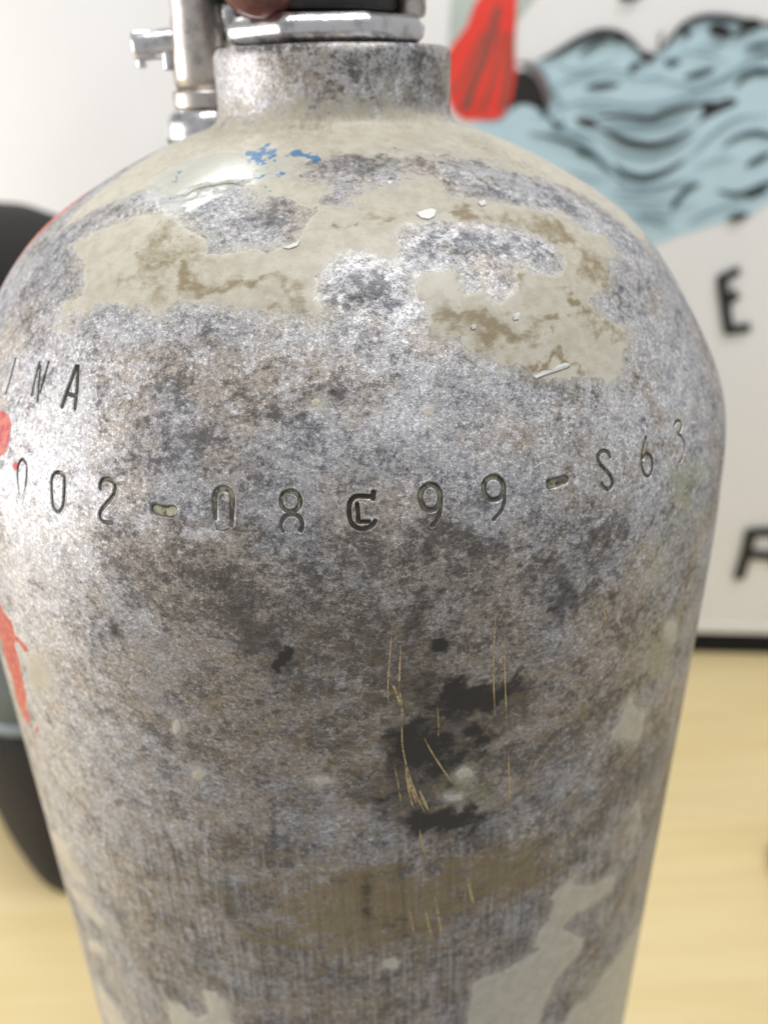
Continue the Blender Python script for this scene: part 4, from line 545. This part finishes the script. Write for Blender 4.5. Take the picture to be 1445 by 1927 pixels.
lathe('cap_plug', [(.0001, -.0042), (.003, -.0038), (.0064, -.0026), (.0082, -.0005), (.0088, .004)][::-1], (-.0128, -.0162, ZN + .0122), M_REFL_BROWN, valve, 40, axis=(-.1, 1, .0))  # added brown plug, stands for the reflected hand in the chrome
lathe('valve_side_plate', rounded(.0030, ZN + .0044, ZN + .026, .001), (.0166, -.0040, 0), M_DULL, valve, 32)

# ------------------------------------------------------------------ chrome fitting behind the neck
fit = empty('chrome_fitting', (-.0292, .012, .0915))
tag(fit, 'blurred chrome pipe fitting with side knob, resting on the far left of the cylinder shoulder', 'fitting')
lathe('fitting_base', [(.0098, 0), (.0102, .0015), (.0099, .0045), (.0088, .0062), (.0080, .0068)], (0, 0, 0), M_CHROME, fit)
lathe('fitting_ring', rounded(.0076, .0069, .0108, .0008), (0, 0, 0), M_DULL, fit)
lathe('fitting_stem', [(.0064, .0108), (.0070, .014), (.0068, .020), (.0060, .026), (.0060, .040), (.005, .042)], (0, 0, 0), M_DULL, fit)
knob = lathe('side_knob', rounded(.0030, -.0150, -.0052, .001), (0, 0, .0208), M_CHROME, fit, 40, axis=(1, .1, .08))
lathe('knob_foot', rounded(.0011, -.0036, -.0006, .0005), (-.0135, -.001, .0190), M_CHROME, knob, 20)
lathe('knob_foot', rounded(.0014, -.0052, -.0006, .0006), (-.0072, -.002, .0200), M_CHROME, knob, 20)
lathe('outlet', rounded(.0046, .004, .0105, .0018), (.0010, -.001, .0262), M_CHROME, fit, 40, axis=(1, .1, -.12))
lathe('outlet_cap', rounded(.0024, -.002, .002, .0008), (.0062, -.004, .0300), simple('green_rubber', (.02, .05, .02), .5), fit, 24)

# ------------------------------------------------------------------ table
def wood_material():
    n = NT('pale_maple'); c = n.coord()
    g = n.noise(n.mapping(c, (1.5, 22, 1)), 2.2, 8, .6, .3)
    g2 = n.noise(n.mapping(c, (3, 60, 1)), 3.0, 5, .6)
    big = n.noise(n.mapping(c, (1, 3, 1)), 2.5, 4, .5)
    a = n.mix(n.smooth(g, .35, .68), (.78, .63, .33), (.72, .56, .27))
    a = n.mix(n.smooth(g2, .52, .72, 0, .18), a, (.55, .38, .15))
    a = n.mix(n.smooth(big, .4, .65, 0, .3), a, (.76, .62, .36))
    n.set(Base_Color=a, Roughness=n.math('MULTIPLY_ADD', g, .15, .34)); n.b.inputs['Coat Weight'].default_value = .15
    n.bump(g2, .15, .0004)
    return n.m
table = empty('table', (0, .3, -.56))
tag(table, 'pale maple wooden table top under the scuba cylinder and the white board', 'table')
box('tabletop', (-1.6, -.48, -.03), (1.4, .62, 0), wood_material(), table, .003)
for sx in (-1.5, 1.3):
    for sy in (-.42, .54): box('leg', (sx - .03, sy - .03, -.72), (sx + .03, sy + .03, -.0302), simple('table_leg', (.5, .5, .5), .4), table, .004)

# ------------------------------------------------------------------ white board with printed sea picture
p0, e = np.array(D['BOARD'][0]), np.array(D['BOARD'][1]); nrm = np.cross(e, [0, 0, 1.])
board = empty('white_board', tuple(p0)); board.rotation_euler = (0, 0, math.atan2(e[1], e[0]))
tag(board, 'white display board with printed waves, red fin and black lettering behind the cylinder', 'display board')
M_BOARD = simple('board_white', (.83, .82, .80), .35, 0, .015, 8)
M_LIP = simple('board_lip', (.82, .81, .77), .3, 0, .02, 20)
M_SHADOW_GAP = simple('black_strip', (.003, .003, .002), .9, 0, .2, 50)
box('panel', (-1.5, 0, .048), (.75, .018, 1.15), M_BOARD, board, .001)
box('bottom_lip', (-1.5, -.003, .0330), (.75, .018, .0479), M_LIP, board, .002)
box('black_base', (-1.5, .0, .0005), (.75, .018, .0329), M_SHADOW_GAP, board, .001)  # dark strip put in for the shadow gap below the board
def flat_mat(name, col, var=.06): return simple(name, col, .45, 0, var, 30)
MA = dict(blue=flat_mat('print_blue', (.50, .67, .73), .04), black=flat_mat('print_black', (.018, .016, .015)), red=flat_mat('print_red', (.80, .055, .035)),
          tan=flat_mat('print_tan', (.28, .085, .06)), pale=flat_mat('print_pale', (.50, .56, .50)), grey=flat_mat('print_slate', (.03, .05, .055)),
          slate=flat_mat('print_mid_blue', (.19, .29, .33)), rim=flat_mat('print_rim', (.17, .14, .14)), letter=flat_mat('print_letter', (.012, .012, .010)))
NA = dict(blue='printed_wave', black='printed_shape', red='printed_fin', tan='fin_stripe', pale='printed_leg', grey='wave_shading', rim='printed_rim', letter='letter_stroke')
def tri_poly(name, pts, y, mat, parent):
    bm = bmesh.new()
    f = bm.faces.new([bm.verts.new((a / 1000, -y, b / 1000)) for a, b in pts])
    bmesh.ops.triangulate(bm, faces=[f])
    me = bpy.data.meshes.new(name); bm.to_mesh(me); bm.free()
    return link(name, me, mat, parent, smooth=False)
def stroke(name, pts, w, y, mat, parent, taper=True):
    p = spline(pts, 8) / 1000; n = len(p); vs = []
    for i in range(n):
        t = p[min(i + 1, n - 1)] - p[max(i - 1, 0)]; t /= np.linalg.norm(t) + 1e-9; s = np.array([-t[1], t[0]])
        k = math.sin(math.pi * (i + .35) / (n + .7 - 1)) ** .7 if taper else 1
        for q in (-1, 1):
            c = p[i] + s * q * w * .5 * k / 1000; vs.append((c[0], -y, c[1]))
    fs = [(2 * i, 2 * i + 1, 2 * i + 3, 2 * i + 2) for i in range(n - 1)]
    return link(name, mesh(name, vs, fs), mat, parent, smooth=False)
y = .0006
for key in ('blue', 'pale', 'black', 'red', 'tan'):
    for p in D['ART'][key]:
        tri_poly(NA[key], p, y, MA[key], board); y += .00012
for key in ('grey', 'black', 'rim'):
    for p, w in D['STR'][key]:
        fine = key == 'grey' and w < 4.2 * D['PXMM']
        stroke('wave_line' if key == 'black' else NA[key], p, w * (1.3 if fine else 1.6 if key == 'grey' else 2.3), y, MA['slate'] if fine else MA[key], board); y += .00004
for nm, part in (('E', D['STR']['letter'][:4]), ('R', D['STR']['letter'][4:])):
    vs, fs = [], []
    for p, w in part:
        p = np.array(p) / 1000; w = w * 1.3 / 1000
        for a, b in zip(p[:-1], p[1:]):                               # straight strokes with squared, overlapping ends
            d = (b - a) / np.linalg.norm(b - a); s = np.array([-d[1], d[0]]) * w / 2; a2, b2 = a - d * w * .3, b + d * w * .3
            k = len(vs); vs += [(q[0], -y, q[1]) for q in (a2 - s, b2 - s, b2 + s, a2 + s)]; fs.append((k, k + 1, k + 2, k + 3)); y += .00002
    tag(link('printed_letter', mesh('printed_letter', vs, fs), MA['letter'], board, smooth=False), 'black letter ' + nm)

# ------------------------------------------------------------------ black gear bag behind, left
bag = empty('gear_bag', (-.288, .492, -.56)); bag.rotation_euler = (0, 0, math.atan2(-.81, .585))
tag(bag, 'dark rounded gear bag with grey side panel, half hidden behind the left of the cylinder', 'bag')
def loft(name, secs, mat, parent, n=56):
    vs, fs = [], []
    for z, hx, hy, ox, oy, ex in secs:
        for k in range(n):
            a = 2 * math.pi * k / n; c, s = math.cos(a), math.sin(a)
            vs.append((ox + hx * math.copysign(abs(c) ** (2 / ex), c), oy + hy * math.copysign(abs(s) ** (2 / ex), s), z))
    for j in range(len(secs) - 1):
        for k in range(n): fs.append((j * n + k, j * n + (k + 1) % n, (j + 1) * n + (k + 1) % n, (j + 1) * n + k))
    fs.append(tuple(range(n))[::-1]); fs.append(tuple((len(secs) - 1) * n + k for k in range(n)))
    return link(name, mesh(name, vs, fs), mat, parent)
M_BAGB = simple('bag_black', (.012, .010, .008), .85, 0, .5, 12, .6, .004)
M_BAGG = simple('bag_grey', (.12, .145, .15), .55, 0, .15, 14, .4, .003)
M_PIPE = simple('bag_piping', (.20, .23, .23), .4)
loft('bag_base', [(0, .135, .085, 0, 0, 4.5), (.004, .150, .100, 0, 0, 4.5), (.03, .158, .106, 0, 0, 4), (.08, .164, .112, 0, 0, 3.6), (.17, .166, .116, 0, 0, 3.4), (.205, .165, .117, 0, 0, 3.4)], M_BAGB, bag)
loft('bag_piping', [(.205, .163, .115, 0, 0, 3.4), (.207, .167, .120, 0, 0, 3.4), (.213, .167, .120, 0, 0, 3.4), (.215, .163, .115, 0, 0, 3.4)], M_PIPE, bag)
loft('bag_side_panel', [(.215, .164, .117, 0, 0, 3.4), (.25, .164, .118, 0, 0, 3.2), (.35, .160, .116, 0, 0, 3), (.44, .152, .110, 0, 0, 3), (.47, .148, .106, 0, 0, 3)], M_BAGG, bag)
loft('bag_top', [(.470, .150, .108, 0, 0, 3), (.51, .144, .104, 0, 0, 3), (.55, .128, .092, 0, 0, 2.8), (.575, .10, .074, 0, 0, 2.6), (.588, .06, .045, 0, 0, 2.4), (.592, .02, .015, 0, 0, 2)], M_BAGB, bag)

# ------------------------------------------------------------------ small pot at the right edge
pot = lathe('pink_pot', [(.020, 0), (.030, .0008), (.036, .006), (.040, .016), (.041, .028), (.040, .036), (.037, .037), (.036, .034), (.034, .012), (.01, .006)], (0, 0, 0), simple('pink_grey_glaze', (.42, .30, .28), .3, 0, .2, 60), None, 64)
pot.location = (.424, .313, -.5598)
tag(pot, 'small round pinkish grey pot on the table, cut off by the right edge', 'pot')
